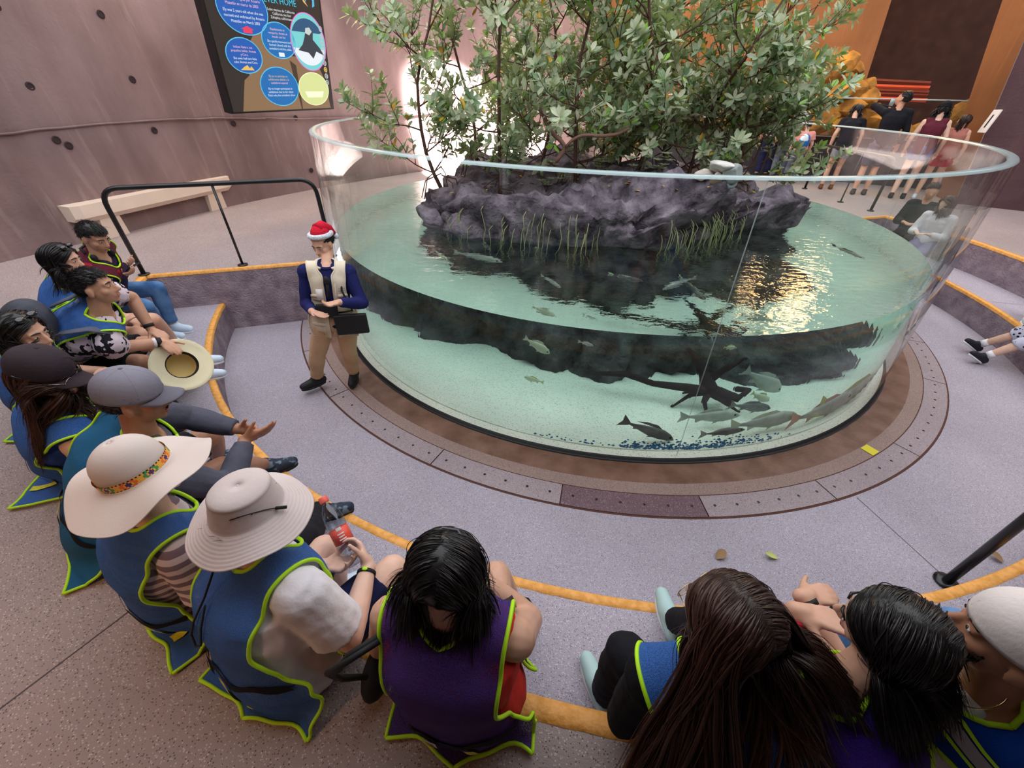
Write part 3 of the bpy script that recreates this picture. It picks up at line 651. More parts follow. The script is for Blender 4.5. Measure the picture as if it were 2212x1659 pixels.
b = MB(); b.rings([[g0 + V((r * math.cos(k * PI / 8), r * math.sin(k * PI / 8), z)) for k in range(16)] for r, z in ((.065, .004), (.065, .016), (.034, .022))], True); b.obj('flange', M_rail, t)
h0 = pol(3.9, A1 + 1.5, Z2); h0 = at(1745, 405, Z2); h1 = at(1878, 455, Z2) 
handrail([at(1738, 408, Z2), at(1815, 437, Z2), at(1880, 456, Z2)], .86, 'black handrail behind the tank in front of the standing visitors')
# small things on the floor
b = MB(); p = at(1879, 972, .008); b.box((-.05, -.05, 0), (.05, .05, .002), Matrix.Translation(p) @ Matrix.Rotation(.5, 4, 'Z')); tag(b.obj('sticker', mat('yellow_sticker', lin((220, 206, 52)), .6), smooth=False), 'small square yellow sticker on the rusty rim at the right of the tank', 'sticker')
def leafmesh(b, c, d, n_, L, Wd, fold=.15, curl=0., mi=0):
    d = d.normalized(); s_ = d.cross(n_).normalized(); n_ = s_.cross(d)
    P = []
    for t, wf in ((0, .12), (.3, .85), (.62, 1.), (.88, .55), (1, .05)):
        q = c + d * L * t - n_ * curl * L * t * t; P.append([q - s_ * Wd * wf + n_ * fold * Wd * wf, q, q + s_ * Wd * wf + n_ * fold * Wd * wf])
    b.grid(P, mi)
M_dry = mat('dry_leaf', lin((150, 118, 84)), .8); M_yleaf = mat('yellow_green_leaf', lin((190, 200, 110)), .7)
for (u, v, m, ang, lab) in ((1548, 1207, M_dry, .6, 'curled brown dry leaf on the grey floor in front of the tank'), (1680, 1206, M_yleaf, 2.9, 'pale green fallen leaf on the grey floor, right of the brown one'), (2168, 1215, M_dry, 2.2, 'narrow brown leaf on the floor near the black handrail foot')):
    b = MB(); leafmesh(b, at(u, v, .01), V((math.cos(ang), math.sin(ang), .1)), V((0, 0, 1)), .085, .022 if m is M_yleaf else .03, .5, -.2); tag(b.obj('fallen_leaf', m), lab, 'leaf')
# ================================================================ PEOPLE: builder
SKIN = dict(tan=lin((200, 150, 122)), mid=lin((212, 164, 138)), light=lin((226, 184, 162)), deep=lin((178, 126, 98)))
def skin_mat(k):
    m = mat('skin_' + k, SKIN[k], .48, .35, var=.08, vscale=18)
    b = m.node_tree.nodes['Principled BSDF']; b.inputs['Subsurface Weight'].default_value = .0
    return m
def cloth(name, rgb, rgb2=None, bump=.25, bs=70, rough=.85, **k):
    return mat('cloth_' + name, lin(rgb), rough, .2, bdist=.007, var=0 if rgb2 else .07, vscale=k.pop('vs', 9), bump=bump, bscale=bs, col2=lin(rgb2) if rgb2 else None, **k)
M_hair = mat('hair_black', (.010, .008, .008), .34, .45); M_hairb = mat('hair_brown', (.030, .013, .009), .38, .45, col2=(.085, .030, .016), vscale=3, thr=(.4, .65))
M_eye = mat('eye_white', lin((190, 180, 172)), .3); M_iris = mat('eye_dark', (.012, .007, .004), .1); M_lip = mat('lips', lin((168, 92, 84)), .4)
NEON = mat('neon_piping', lin((190, 245, 40)), .6, .3); M_band = cloth('waistband', (22, 22, 26)); M_ystripe = mat('reflective_yellow', lin((206, 206, 48)), .5, var=.15, vscale=60)
def vest_mat(name, rgb, tr=.28):
    m = mat('mesh_' + name, lin(rgb), .8, .2, bump=.3, bscale=300)
    nt = m.node_tree; b = nt.nodes['Principled BSDF']; N = nt.nodes.new; L = nt.links
    tc = N('ShaderNodeTexCoord'); vo = N('ShaderNodeTexVoronoi'); vo.inputs['Scale'].default_value = 420; L.new(tc.outputs['Object'], vo.inputs[0])
    lt = N('ShaderNodeMapRange'); lt.inputs[1].default_value = .25; lt.inputs[2].default_value = .45; lt.inputs[3].default_value = 1 - tr * 2.2; lt.inputs[4].default_value = 1
    L.new(vo.outputs['Distance'], lt.inputs[0]); L.new(lt.outputs[0], b.inputs['Alpha']); return m
M_vest = vest_mat('blue', (58, 102, 172), .30)

def ik(a, b_, l1, l2, pole):
    d = b_ - a; L_ = max(min(d.length, l1 + l2 - .004), abs(l1 - l2) + .01); u = d.normalized(); x = (l1 * l1 - l2 * l2 + L_ * L_) / (2 * L_)
    h = math.sqrt(max(l1 * l1 - x * x, 0)); q = pole - u * pole.dot(u); q = q.normalized() if q.length > 1e-5 else u.orthogonal()
    return a + u * x + q * h, a + u * L_
def aim(az, el=0): return V((math.cos(R(az)) * math.cos(R(el)), math.sin(R(az)) * math.cos(R(el)), math.sin(R(el))))
SEC = [(-.16, .10, .07), (-.10, .155, .115), (0, .178, .13), (.16, .172, .128), (.38, .150, .112), (.62, .168, .122), (.80, .172, .112), (.92, .125, .08), (.97, .092, .07), (1.0, .07, .06)]

class P:
    """a person: joints first, then one body skin, then clothes as parts"""
    def __init__(s, pel, neck, az, head=None, haz=None, hel=0, hroll=0, k=1., wid=1., skin='tan', vox=.009, sh_az=None, label='', group=None):
        s.k, s.wid, s.vox, s.label, s.group, s.skin = k, wid, vox, label, group, skin
        s.pel, s.neck = V(pel), V(neck); s.az = az
        s.f = aim(az); s.fs = aim(sh_az if sh_az is not None else az)
        s.z = (s.neck - s.pel).normalized(); s.TL = (s.neck - s.pel).length
        s.hx = s.f.cross(V((0, 0, 1))).normalized(); s.sx = s.fs.cross(s.z).normalized(); s.fy = s.z.cross(s.sx).normalized()
        haz = haz if haz is not None else az
        s.hf = aim(haz, hel); rx = s.hf.cross(V((0, 0, 1))).normalized(); rx = Matrix.Rotation(R(hroll), 3, s.hf) @ rx
        s.hr = rx; s.hu = rx.cross(s.hf).normalized()
        s.H = V(head) if head is not None else s.neck + s.z * .05 * k + V((0, 0, .12 * k)) + s.hf * .025
        s.S = [s.neck + s.sx * (-.172 * k * wid) - s.z * .055 * k, s.neck + s.sx * (.172 * k * wid) - s.z * .055 * k]
        s.Hp = [s.pel - s.hx * .09 * k - V((0, 0, .02)), s.pel + s.hx * .09 * k - V((0, 0, .02))]
        s.la, s.lf, s.lt, s.lc = .285 * k, .25 * k, .42 * k, .41 * k
        s.arm = [None, None]; s.leg = [None, None]; s.hands = [None, None]
    def hl(s, x, y, z): return s.H + (s.hr * x + s.hf * y + s.hu * z) * s.k
    def HR(s): return Matrix(((s.hr.x, s.hf.x, s.hu.x), (s.hr.y, s.hf.y, s.hu.y), (s.hr.z, s.hf.z, s.hu.z)))
    def tl(s, x, y, z): return s.pel + s.sx * x + s.fy * y + s.z * z
    def setarm(s, i, wrist, pole=None, d=None, n=None, curl=.35, hand=True):
        sg = -1 if i == 0 else 1
        pole = pole if pole is not None else (V((0, 0, -1)) + s.sx * sg * .5 - s.fy * .3)
        e, w_ = ik(s.S[i], V(wrist), s.la, s.lf, V(pole)); s.arm[i] = (s.S[i], e, w_)
        if hand: s.hands[i] = ((d or (w_ - e)).normalized(), n or V((0, 0, -1)), curl)
        return s
    def knee(s, i, kn, ankle, toe=None):
        s.leg[i] = (s.Hp[i], V(kn), V(ankle), (toe or s.f).normalized()); return s
    def setleg(s, i, ankle, pole=None, toe=None):
        pole = pole if pole is not None else (V((0, 0, 1)) + s.f * .6)
        kn, an = ik(s.Hp[i], V(ankle), s.lt, s.lc, V(pole)); s.leg[i] = (s.Hp[i], kn, an, (toe or s.f).normalized()); return s
    def spine(s, t):
        m = s.pel.lerp(s.neck, .5) - s.f * .035 - s.fy * .02
        return s.pel.lerp(m, t).lerp(m.lerp(s.neck, t), t) if 0 <= t <= 1 else (s.pel + (s.neck - s.pel) * t)
    def torso(s, b, inf=0., lo=-9, hi=9):
        rs = []
        for t, hw, hd in SEC:
            if t < lo or t > hi: continue
            c = s.spine(t); u = min(max(t, 0), 1); xv = s.hx.lerp(s.sx, u).normalized(); yv = s.f.lerp(s.fy, u).normalized(); wv = s.k * s.wid; e = 2.5 if .1 < t < .9 else 2
            row = []
            for j in range(20):
                a = 2 * PI * j / 20; ca, sa = math.cos(a), math.sin(a)
                row.append(c + xv * (hw * wv + inf) * math.copysign(abs(ca) ** (2 / e), ca) + yv * (hd * wv + inf) * math.copysign(abs(sa) ** (2 / e), sa))
            rs.append(row)
        b.rings(rs)
    def shoulders(s, b, inf=0.):
        for i in (0, 1):
            g = -1 if i == 0 else 1; b.cap(s.neck + s.sx * g * .05 - s.z * .035, s.S[i], (.05 + inf * .8) * s.k, (.062 + inf) * s.k)
    def armseg(s, b, i, inf=0., frac=2., blunt=True):
        if not s.arm[i]: return
        S, E, Wr = s.arm[i]; k = s.k; wd = .5 + .5 * s.wid
        r0, r1, r2, r3 = (.056 * wd) * k + inf, (.043 * wd) * k + inf, (.042 * wd) * k + inf, .027 * k + inf
        if frac <= 1:
            q = S.lerp(E, frac); rq = r0 + (r1 - r0) * frac; s.sleeve(b, [S, S.lerp(E, frac * .6), q], [r0, r0 * .97, rq * 1.1 + .004])
        else:
            b.cap(S, E, r0, r1); b.cap(E, E.lerp(Wr, .25), r1, r2 * 1.02); q = E.lerp(Wr, frac - 1); b.tube([E.lerp(Wr, .2), E.lerp(Wr, min(.6, frac - 1.01)), q], [r2 * 1.02, r2 * .9, r3 + (r2 - r3) * (2 - frac)], 14)
    def sleeve(s, b, pts, rr): b.tube(pts, rr, 14); b.cap(pts[0], pts[0], rr[0], rr[0])
    def hand(s, b, i):
        if not s.hands[i]: return
        W_ = s.arm[i][2]; d, n, curl = s.hands[i]; n = (n - d * n.dot(d)).normalized(); sd = d.cross(n) * (1 if i == 1 else -1); k = s.k * .98
        b.cap(W_ - d * .01, W_ + d * .02, .026 * k, .026 * k)
        kn = [(.088, .031), (.092, .010), (.089, -.011), (.081, -.030)]; ln = [.070, .078, .073, .056]
        for (a, c), L_ in zip(kn, ln):
            q = W_ + (d * a + sd * c) * k; b.cap(W_ + (d * .018 + sd * c * .55) * k, q, .0155 * k, .0112 * k, 9)
            dd = d.copy(); p = q
            for m_, fr in enumerate((.45, .31, .24)):
                cc = curl * (.8, 1.1, .9)[m_] * (1 + (.02 - c) * 4); dd = (Matrix.Rotation(cc, 3, n.cross(d) * -1) @ dd) if True else dd
                p2 = p + dd * L_ * fr * k; b.cap(p, p2, (.0098 - .0009 * m_) * k, (.0090 - .0011 * m_) * k, 9); p = p2
        p = W_ + (d * .022 + sd * .026 + n * .006) * k; dd = (d * .62 + sd * .68 + n * .25).normalized()
        b.cap(W_ + d * .01 * k, p, .02 * k, .0165 * k, 9)
        for L_, r_ in ((.036, .0135), (.030, .0112), (.024, .0100)):
            p2 = p + dd * L_ * k; b.cap(p, p2, r_ * k, r_ * .9 * k, 9); p = p2; dd = (dd + d * .22 + n * curl * .35).normalized()
    def legseg(s, b, i, inf=0., frac=2.):
        if not s.leg[i]: return
        H_, K, A, T = s.leg[i]; k = s.k; wd = .4 + .6 * s.wid; r0, r1, r2, r3 = .088 * k * wd + inf, .058 * k * wd + inf, .057 * k * wd + inf, .036 * k + inf
        if frac <= 1: q = H_.lerp(K, frac); b.tube([H_.lerp(K, .0), H_.lerp(K, frac * .6), q], [r0, r0 * .9 + r1 * .1, r1 + (r0 - r1) * (1 - frac) + .008], 16); b.cap(H_, H_, r0, r0)
        else:
            b.cap(H_, K, r0, r1, 16); q = K.lerp(A, frac - 1); b.cap(K, K.lerp(A, .3), r1, r2 * 1.02, 14); b.tube([K.lerp(A, .25), K.lerp(A, .3 + (frac - 1) * .35), q], [r2 * 1.02, r2 * .9, max(r3, r3 + .012 * (inf > 0))], 14)
    def foot(s, b, i, inf=0., sole=0):
        if not s.leg[i]: return
        A, T = s.leg[i][2], s.leg[i][3]; k = s.k; up = V((0, 0, 1)); up = (up - T * up.dot(T)).normalized()
        h = A - T * .045 * k - up * .045 * k; m_ = A + T * .07 * k - up * .048 * k; t = A + T * .155 * k - up * .055 * k
        if sole: b.cap(h - up * .014, t - up * .006, .031 * k, .030 * k); return
        b.cap(h, m_, .034 * k + inf, .037 * k + inf); b.cap(m_, t, .037 * k + inf, .026 * k + inf); b.cap(A, m_, .034 * k + inf, .032 * k + inf)
    def head(s, b):
        k, Rm, h = s.k, s.HR(), s.hl
        el = lambda c, r: b.ell(h(*c), tuple(x * k for x in r), Rm, 18, 12)
        b.cap(s.neck - s.z * .03, h(0, -.022, -.06), .056 * k * (.6 + .4 * s.wid), .052 * k)
        el((0, -.012, .03), (.076, .096, .083)); el((0, .022, -.03), (.062, .066, .078)); el((0, .025, -.072), (.047, .052, .036)); el((0, .062, -.094), (.02, .018, .015))
        for g in (-1, 1):
            el((g * .040, .050, -.026), (.024, .026, .024)); el((g * .078, -.006, -.012), (.010, .019, .030)); el((g * .084, -.012, .004), (.006, .010, .016)); el((g * .011, .093, -.038), (.0085, .010, .0075))
            b.cap(h(g * .010, .083, .022), h(g * .046, .070, .020), .010 * k, .008 * k); el((g * .031, .072, .004), (.016, .014, .010))
        b.cap(h(0, .084, .008), h(0, .106, -.032), .0085 * k, .0115 * k); el((0, .074, -.062), (.026, .018, .020))
        b.cap(h(-.017, .082, -.060), h(.017, .082, -.060), .0068 * k, .0068 * k); b.cap(h(-.014, .081, -.071), h(.014, .081, -.071), .0075 * k, .0075 * k)
    def build(s):
        b = MB(); s.torso(b, -.004); s.shoulders(b, -.002)
        for i in (0, 1): s.armseg(b, i); s.hand(b, i); s.legseg(b, i); s.foot(b, i)
        s.head(b); me = fuse(b, s.vox, 3, .5)
        s.o = link('person', me, skin_mat(s.skin)); tag(s.o, s.label, 'person', s.group)
        hm = getattr(s, 'browmat', M_hair)
        for g in (-1, 1) if s.vox < .012 else ():
            q = MB(); q.ell(s.hl(g * .031, .0832, .003), (.0118 * s.k, .0036 * s.k, .0038 * s.k), s.HR(), 12, 8); q.ell(s.hl(g * .031, .0858, .003), (.0064 * s.k, .0024 * s.k, .0037 * s.k), s.HR(), 10, 6, 1)
            q.obj('eye', None, s.o, mats=[M_eye, M_iris])
            q = MB(); q.tube([s.hl(g * .012, .0925, .021), s.hl(g * .028, .0915, .027), s.hl(g * .048, .078, .022)], [.0032 * s.k, .0042 * s.k, .0018 * s.k], 6); q.obj('eyebrow', hm, s.o)
        if s.vox >= .012: return s
        q = MB(); q.cap(s.hl(-.015, .0862, -.0605), s.hl(.015, .0862, -.0605), .0042 * s.k, .0042 * s.k, 8); q.cap(s.hl(-.012, .0855, -.070), s.hl(.012, .0855, -.070), .0048 * s.k, .0048 * s.k, 8); q.obj('lips', M_lip, s.o)
        return s
    def wrinkle(s, me, amp=.004, scl=9, seed=0):
        n = len(me.vertices); co = np.empty(n * 3, 'f'); nn = np.empty(n * 3, 'f'); me.vertices.foreach_get('co', co); me.vertex_normals.foreach_get('vector', nn); co = co.reshape(-1, 3)
        d = np.array([noise.fractal(V((a * scl + seed, b * scl, c * scl * .8)), 1, 2, 3) for a, b, c in co.tolist()], 'f') * amp
        co = co + nn.reshape(-1, 3) * d[:, None]; me.vertices.foreach_set('co', co.ravel()); me.update()
    def shirt(s, m, sl=.55, inf=.016, name='shirt', hi=.98, vox=None, lo=-.12, amp=.006):
        s.sinf = inf; b = MB(); s.torso(b, inf, lo, hi)
        if sl == 0:
            for i in (0, 1): b.cap(s.neck + s.sx * (i * 2 - 1) * .05 - s.z * .035, s.S[i].lerp(s.neck, .3), (.05 + inf * .8) * s.k, (.058 + inf) * s.k)
        else: s.shoulders(b, inf)
        for i in (0, 1):
            f = sl[i] if isinstance(sl, (list, tuple)) else sl
            if f > 0: s.armseg(b, i, inf * .9 + (.008 if f < 1 else 0), f)
        me = fuse(b, vox or max(s.vox, .008), 2, .5); s.wrinkle(me, amp); s.sh = link(name, me, m, s.o); return s
    def pants(s, m, fr=2., inf=.014, name='trousers', amp=.007):
        b = MB(); s.torso(b, inf - .002, -.2, .2)
        for i in (0, 1): s.legseg(b, i, inf, fr - .1 if fr > 1.9 else fr)
        me = fuse(b, max(s.vox, .009), 2, .5); s.wrinkle(me, amp, 8, 5); link(name, me, m, s.o); return s
    def shoes(s, m, msole=None, inf=.010, name='shoe'):
        for i in (0, 1):
            if not s.leg[i]: continue
            b = MB(); s.foot(b, i, inf); o = link(name, fuse(b, .008, 3), m, s.o)
            if msole:
                b = MB(); s.foot(b, i, 0, 1); A, T = s.leg[i][2], s.leg[i][3]; b2 = MB(); k = s.k
                up = V((0, 0, 1)); up = (up - T * up.dot(T)).normalized(); sd = T.cross(up); P_ = []
                for j in range(20):
                    a = 2 * PI * j / 20; x = math.cos(a); y = math.sin(a); P_.append(A + T * (.055 + .128 * x) * k + sd * (.044 + .006 * x) * y * k - up * .078 * k)
                b2.rings([[p - up * 0 for p in P_], [p - up * .018 for p in P_]]); b2.obj('sole', msole, o)
        return s
    # ---- hi-vis mesh vest
    def vest(s, m=None, hem=-.12, hemf=.02, floor=None, wide=1., tag_=False, front=True, stripes=((-.10, .02), (.09, .035)), seed=0, waist=.095, openf=0., pip=None, band=True, name='mesh_vest'):
        m = m or M_vest; vi = s.sinf + .013; b = MB(); s.torso(b, vi, -.2, .98); s.shoulders(b, vi)
        for i in (0, 1):
            if s.arm[i]: b.cap(s.S[i], s.S[i].lerp(s.arm[i][1], .35), .078 * s.k * (.5 + .5 * s.wid), .06 * s.k * (.5 + .5 * s.wid))
        bm = bmesh.new(); me = fuse(b, .014, 3); bm.from_mesh(me); bv = BVHTree.FromBMesh(bm); bm.free()
        TL = s.TL; zA = TL - .12 * s.k; Lb = zA - hem; Lf = zA - hemf; AL = .52 * s.k; tot = Lb + AL + Lf; sw = s.k * (.5 + .5 * s.wid) * wide
        def xo(q):      # half width along the strip
            if q < Lb + AL / 2: h = q; L_ = Lb; wz = waist - hem
            else: h = tot - q; L_ = Lf; wz = waist - hemf
            tb = [(0, .17), (.02, .215), (wz * .5, .235), (max(wz - .015, .03), .225), (wz + .015, .178), (wz + .12, .165), (L_ * .85, .150), (L_ + .1, .162), (L_ + .26, .172)]
            return interp(tb, h) * sw
        sc = Lb + AL * .56
        def xn(q): x = (q - sc) / (.125 * s.k); v = .072 * s.k * math.sqrt(max(0, 1 - x**4)) if abs(x) < 1 else 0; return max(v, openf) if q > sc and openf else v
        def cast(x, q):
            for t in range(16):
                xx = x * (1 - .05 * t)
                if q < Lb: o, d = (xx, -.7, hem + q), (0, 1, 0)
                elif q < Lb + AL: ph = PI * (q - Lb) / AL; dv = (0, -math.cos(ph), math.sin(ph)); o, d = (xx, .7 * dv[1], zA + .7 * dv[2]), (0, -dv[1], -dv[2])
                else: o, d = (xx, .7, zA - (q - Lb - AL)), (0, -1, 0)
                Dw = s.sx * d[0] + s.fy * d[1] + s.z * d[2]; h = bv.ray_cast(s.tl(*o), Dw)
                if h[0] is not None: return h[0] + s.sx * (x - xx) - Dw * (.008 + .02 * min(1, t * .1))
            return None
        NQ, NX = 108, 12; S_ = []
        for sg in (-1, 1):
            G = []
            for i in range(NQ + 1):
                q = tot * i / NQ; row = []
                for j in range(NX + 1):
                    x = xn(q) + (xo(q) - xn(q)) * j / NX; row.append(cast(sg * x, q))
                G.append(row)
            mid = NQ * (Lb + AL / 2) / tot
            for j in range(NX + 1):      # below the body the cloth hangs straight on
                for rng_ in (range(int(mid), -1, -1), range(int(mid), NQ + 1)):
                    last = None; st = -1 if rng_.step < 0 else 1
                    for i in rng_:
                        q = tot * i / NQ
                        if G[i][j] is None:
                            G[i][j] = (last - s.z * (tot / NQ)) if last else s.tl(sg * xo(q), 0, TL)
                        last = G[i][j]
            S_.append(G)
        for it in range(4):
            for G in S_:
                N_ = [[p.copy() for p in r] for r in G]
                for i in range(1, NQ):
                    for j in range(0, NX + 1):
                        l = G[i][j - 1] if j else G[i][j + 1]; r = G[i][j + 1] if j < NX else G[i][j]
                        if j in (0, NX): N_[i][j] = (G[i][j] * 2 + G[i - 1][j] + G[i + 1][j]) / 4
                        else: N_[i][j] = (G[i][j] * 2 + G[i - 1][j] + G[i + 1][j] + l + r) / 6
                for i in range(NQ + 1):
                    for j in range(NX + 1): G[i][j] = N_[i][j]
        for it in range(6):
            for G in S_:
                for i in (0, 1, NQ - 1, NQ):
                    r = [p.copy() for p in G[i]]
                    for j in range(1, NX): G[i][j] = (r[j - 1] + r[j] * 2 + r[j + 1]) / 4
        bk = V((-s.f.x, -s.f.y, 0)).normalized()
        for G in S_:
            for i in range(NQ + 1):
                for j in range(NX + 1):
                    p = G[i][j]; q = tot * i / NQ
                    am = .004 + .010 * max(0, 1 - q / .25); nz_ = noise.noise(V((j * .16 + (0 if G is S_[0] else 50), i * .08, seed)))
                    p += (bk if q < Lb else s.fy) * nz_ * am
                    if floor is not None and q < Lb and p.z < floor + .02:
                        ex = floor + .02 - p.z; p.z = floor + .012 + .012 * (nz_ + .5) + .25 * 0; p += bk * ex * .9
        for i in range(NQ + 1):          # centre seam shared
            q = tot * i / NQ
            if xn(q) == 0: c = (S_[0][i][0] + S_[1][i][0]) / 2; S_[0][i][0] = c.copy(); S_[1][i][0] = c.copy()
        b = MB(); b.grid(S_[1]); b.grid([list(reversed(r)) for r in S_[0]]); vo = b.obj(name, m, s.o)
        pb_ = MB()
        for G in S_:
            pb_.tube([r[-1] for r in G], .0062, 7); pb_.tube([r[0] for r in G if True][0:0] or [G[0][j] for j in range(NX + 1)], .0062, 7); pb_.tube([G[NQ][j] for j in range(NX + 1)], .0062, 7)
            idx = [i for i in range(NQ + 1) if xn(tot * i / NQ) > 0]; idx = [max(0, idx[0] - 1)] + idx + ([idx[-1] + 1] if idx[-1] < NQ else []); pb_.tube([G[i][0] for i in idx], .0066, 7)
        pb_.obj('piping', pip or NEON, vo)
        def sv(x, q, off=.006):
            G = S_[1] if x >= 0 else S_[0]; fi = q / tot * NQ; i = max(0, min(NQ - 1, int(fi))); fj = (abs(x) - xn(q)) / max(xo(q) - xn(q), .01) * NX; fj = max(0, min(NX - .001, fj)); j = int(fj); u, v_ = fi - i, fj - j
            p = G[i][j].lerp(G[i + 1][j], u).lerp(G[i][j + 1].lerp(G[i + 1][j + 1], u), v_)
            e1 = G[i + 1][j] - G[i][j]; e2 = (G[i][j + 1] - G[i][j]) * (1 if x >= 0 else -1); n_ = e2.cross(e1)
            n_ = n_.normalized() if n_.length > 1e-9 else bk; 
            return p + n_ * off
        s.sv, s.tot, s.vbvh, s.vo = sv, tot, bv, vo
        if not band: return s
        wq = waist - hem; bb = MB(); xw = xo(wq) * .97
        bb.grid([[sv(-xw + 2 * xw * t / 30, wq + d + .012 * math.sin(t * .55 + seed)) for t in range(31)] for d in (-.012, 0, .012)])
        bb.grid([[sv(-xw + 2 * xw * t / 30, tot - (waist - hemf) + d) for t in range(31)] for d in (-.01, .01)]) if front else None
        bb.obj('waistband', M_band, vo)
        for x0, wd in stripes:
            bb = MB(); q1 = max(wq - .02, .03); bb.grid([[sv(x0 * s.k + e_ + .006 * math.sin(t * 1.3), .02 + (q1 - .02) * t / 8, .007) for e_ in (0, wd * .5, wd)] for t in range(9)]); bb.obj('yellow_stripe', M_ystripe, vo)
        if tag_:
            x0 = tag_ if isinstance(tag_, float) else -.03; g_ = MB(); g_.grid([[sv(x0 + .05 * i / 4, wq - .062 + .065 * t / 4, .010) for i in range(5)] for t in range(5)]); lo_ = g_.obj('label_patch', mat('patch', lin((196, 190, 190)), .6), vo)
            g_ = MB(); g_.grid([[sv(x0 + .012 + .026 * i / 4, wq - .036 + .022 * t / 3, .0125) for i in range(5)] for t in range(4)]); g_.obj('red_logo', mat('logo_red', lin((168, 30, 50)), .5), lo_)
            c_ = sv(x0 + .025, wq - .030, .0145); ex_ = (sv(x0 + .05, wq - .03, .014) - sv(x0, wq - .03, .014)).normalized(); ez_ = (sv(x0 + .025, wq, .014) - sv(x0 + .025, wq - .06, .014)).normalized(); nn = ex_.cross(ez_)
            cu = bpy.data.curves.new('t', 'FONT'); cu.body = 'MR'; cu.size = .016; cu.align_x = 'CENTER'; to = bpy.data.objects.new('t', cu); C.objects.link(to); me = evalmesh(to); bpy.data.objects.remove(to)
            for v in me.vertices: v.co = c_ + ex_ * v.co.x + ez_ * v.co.y + nn * .001
            link('logo_lettering', me, M_white, lo_)
        s.vbvh = bv; s.vo = vo; return s
    # ---- hair
    def hair(s, length=.35, n=170, kids=12, m=None, wave=.010, part=.0, clump=.011, wd=.0013, back=.3, seed=1, under=.006, hairline=.40, drop=.0, shell=True, sc=1., zmax=9, flow='down', behind=True, fan=0., drape=.12, drift=None, spread=0.):
        m = m or M_hair; rng = random.Random(seed); k = s.k; b = MB(); Rm = s.HR(); EC = V((0, -.012, .03)); ER = V((.082, .102, .089)) * sc
        def scalp(d):
            if d.z < -.62 or d.z > zmax: return False
            if d.y > .0 and d.z < hairline - .55 * (1 - d.y) * (abs(d.x)): return False
            if abs(d.x) > .55 and d.y > -.15 and d.z < .05: return False
            return True
        if shell:
            NA_, NB_ = 40, 22; G = []
            for i in range(NB_ + 1):
                th = PI * i / NB_; G.append([V((math.sin(th) * math.cos(2 * PI * j / NA_), math.sin(th) * math.sin(2 * PI * j / NA_), math.cos(th))) for j in range(NA_ + 1)])
            P_ = [[s.hl(*(EC + V((d.x * ER.x, d.y * ER.y, d.z * ER.z)) * (1.0 + .02 * noise.noise(d * 6 + V((seed, 0, 0)))))) for d in r] for r in G]
            b.grid(P_, 0, lambda i, j: scalp((G[i][j] + G[i + 1][j + 1]).normalized()))
        bvs = [x for x in (getattr(s, 'vbvh', None), getattr(s, 'bbvh', None)) if x]
        g_ = V((0, 0, -1)); cnt = 0; tries = 0
        while cnt < n and tries < n * 20:
            tries += 1; d = V((rng.gauss(0, 1), rng.gauss(0, 1), rng.gauss(0, 1))).normalized()
            if not scalp(d): continue
            cnt += 1; lay = rng.random()**1.5 * .7; L_ = length * (.86 + .2 * rng.random()) * (1 - .25 * max(0, -d.z)); st = .018 if length > .1 else .007; ns = max(4, int(L_ / st))
            p = EC + V((d.x * ER.x, d.y * ER.y, d.z * ER.z)); sgn = 1 if d.x > part else -1
            if flow == 'down': vel = V((sgn * .9, -back - .5 * max(0, d.y), -.15 - max(0, -d.z)))
            elif flow == 'back': vel = V((sgn * .15, -1, .0))
            elif flow == 'fwd': vel = V((sgn * .1, 1, 0))
            elif flow == 'side': vel = V((1, .25, 0))
            vel.normalize(); pts = []; W0 = None; wa, wb = rng.random() * 6, rng.random() * 6
            rn0 = (Rm @ V((p.x - EC.x, p.y - EC.y, p.z - EC.z))).normalized(); lat = s.sx * rng.uniform(-spread, spread) + (drift or V())
            pw = s.hl(*p); vw = (Rm @ vel).normalized(); gl = max(.12, .5 - .0)
            for t in range(ns + 1):
                pts.append(pw.copy()); loc = Rm.transposed() @ ((pw - s.H) / k) - EC
                e_ = math.sqrt((loc.x / ER.x)**2 + (loc.y / ER.y)**2 + (loc.z / ER.z)**2)
                nl = V((loc.x / ER.x**2, loc.y / ER.y**2, loc.z / ER.z**2)).normalized(); nw = Rm @ nl
                if length > .1: vw = (vw + (g_ - s.f * (drape if e_ > 1.15 else 0) + (lat if e_ > 1.1 else V())) * (.30 if e_ < 1.25 else .4)).normalized()
                if e_ < 1.22: vw = (vw - nw * vw.dot(nw)).normalized()
                if behind and length > .1:          # long hair is kept off the face
                    yl = loc.y
                    if yl > .02 and abs(loc.x) > .03: vw = (vw - s.hf * .28).normalized()
                    if fan: vw = (vw + s.hr * fan * (1 if loc.x > 0 else -1) * .1).normalized()
                pw = pw + vw * st + (s.hr * math.sin(t * .55 + wa) + s.hf * math.cos(t * .47 + wb)) * wave * .16
                loc = Rm.transposed() @ ((pw - s.H) / k) - EC; e_ = math.sqrt((loc.x / ER.x)**2 + (loc.y / ER.y)**2 + (loc.z / ER.z)**2)
                mn = .995 + .12 * lay * min(1, (t + .5) / 6)
                if e_ < mn: loc *= mn / e_; pw = s.hl(*(loc + EC))
                for bv in bvs:
                    h = bv.find_nearest(pw, .12)
                    if h[0] is not None:
                        sd = (pw - h[0]).dot(h[1]); need = .012 + .022 * lay
                        if sd < need: pw = pw + h[1] * (need - sd)
            if len(pts) > 6:
                pts = [pts[0]] + [(a + c * 2 + e2) / 4 for a, c, e2 in zip(pts, pts[1:], pts[2:])] + [pts[-1]]
            N1 = len(pts) - 1; ur = under * (1 if length > .1 else .45)
            b.tube(pts, [ur * min(1, (i + .2) / 3) * (1 - .85 * (i / N1)**3) for i in range(N1 + 1)], 5, cap=False)
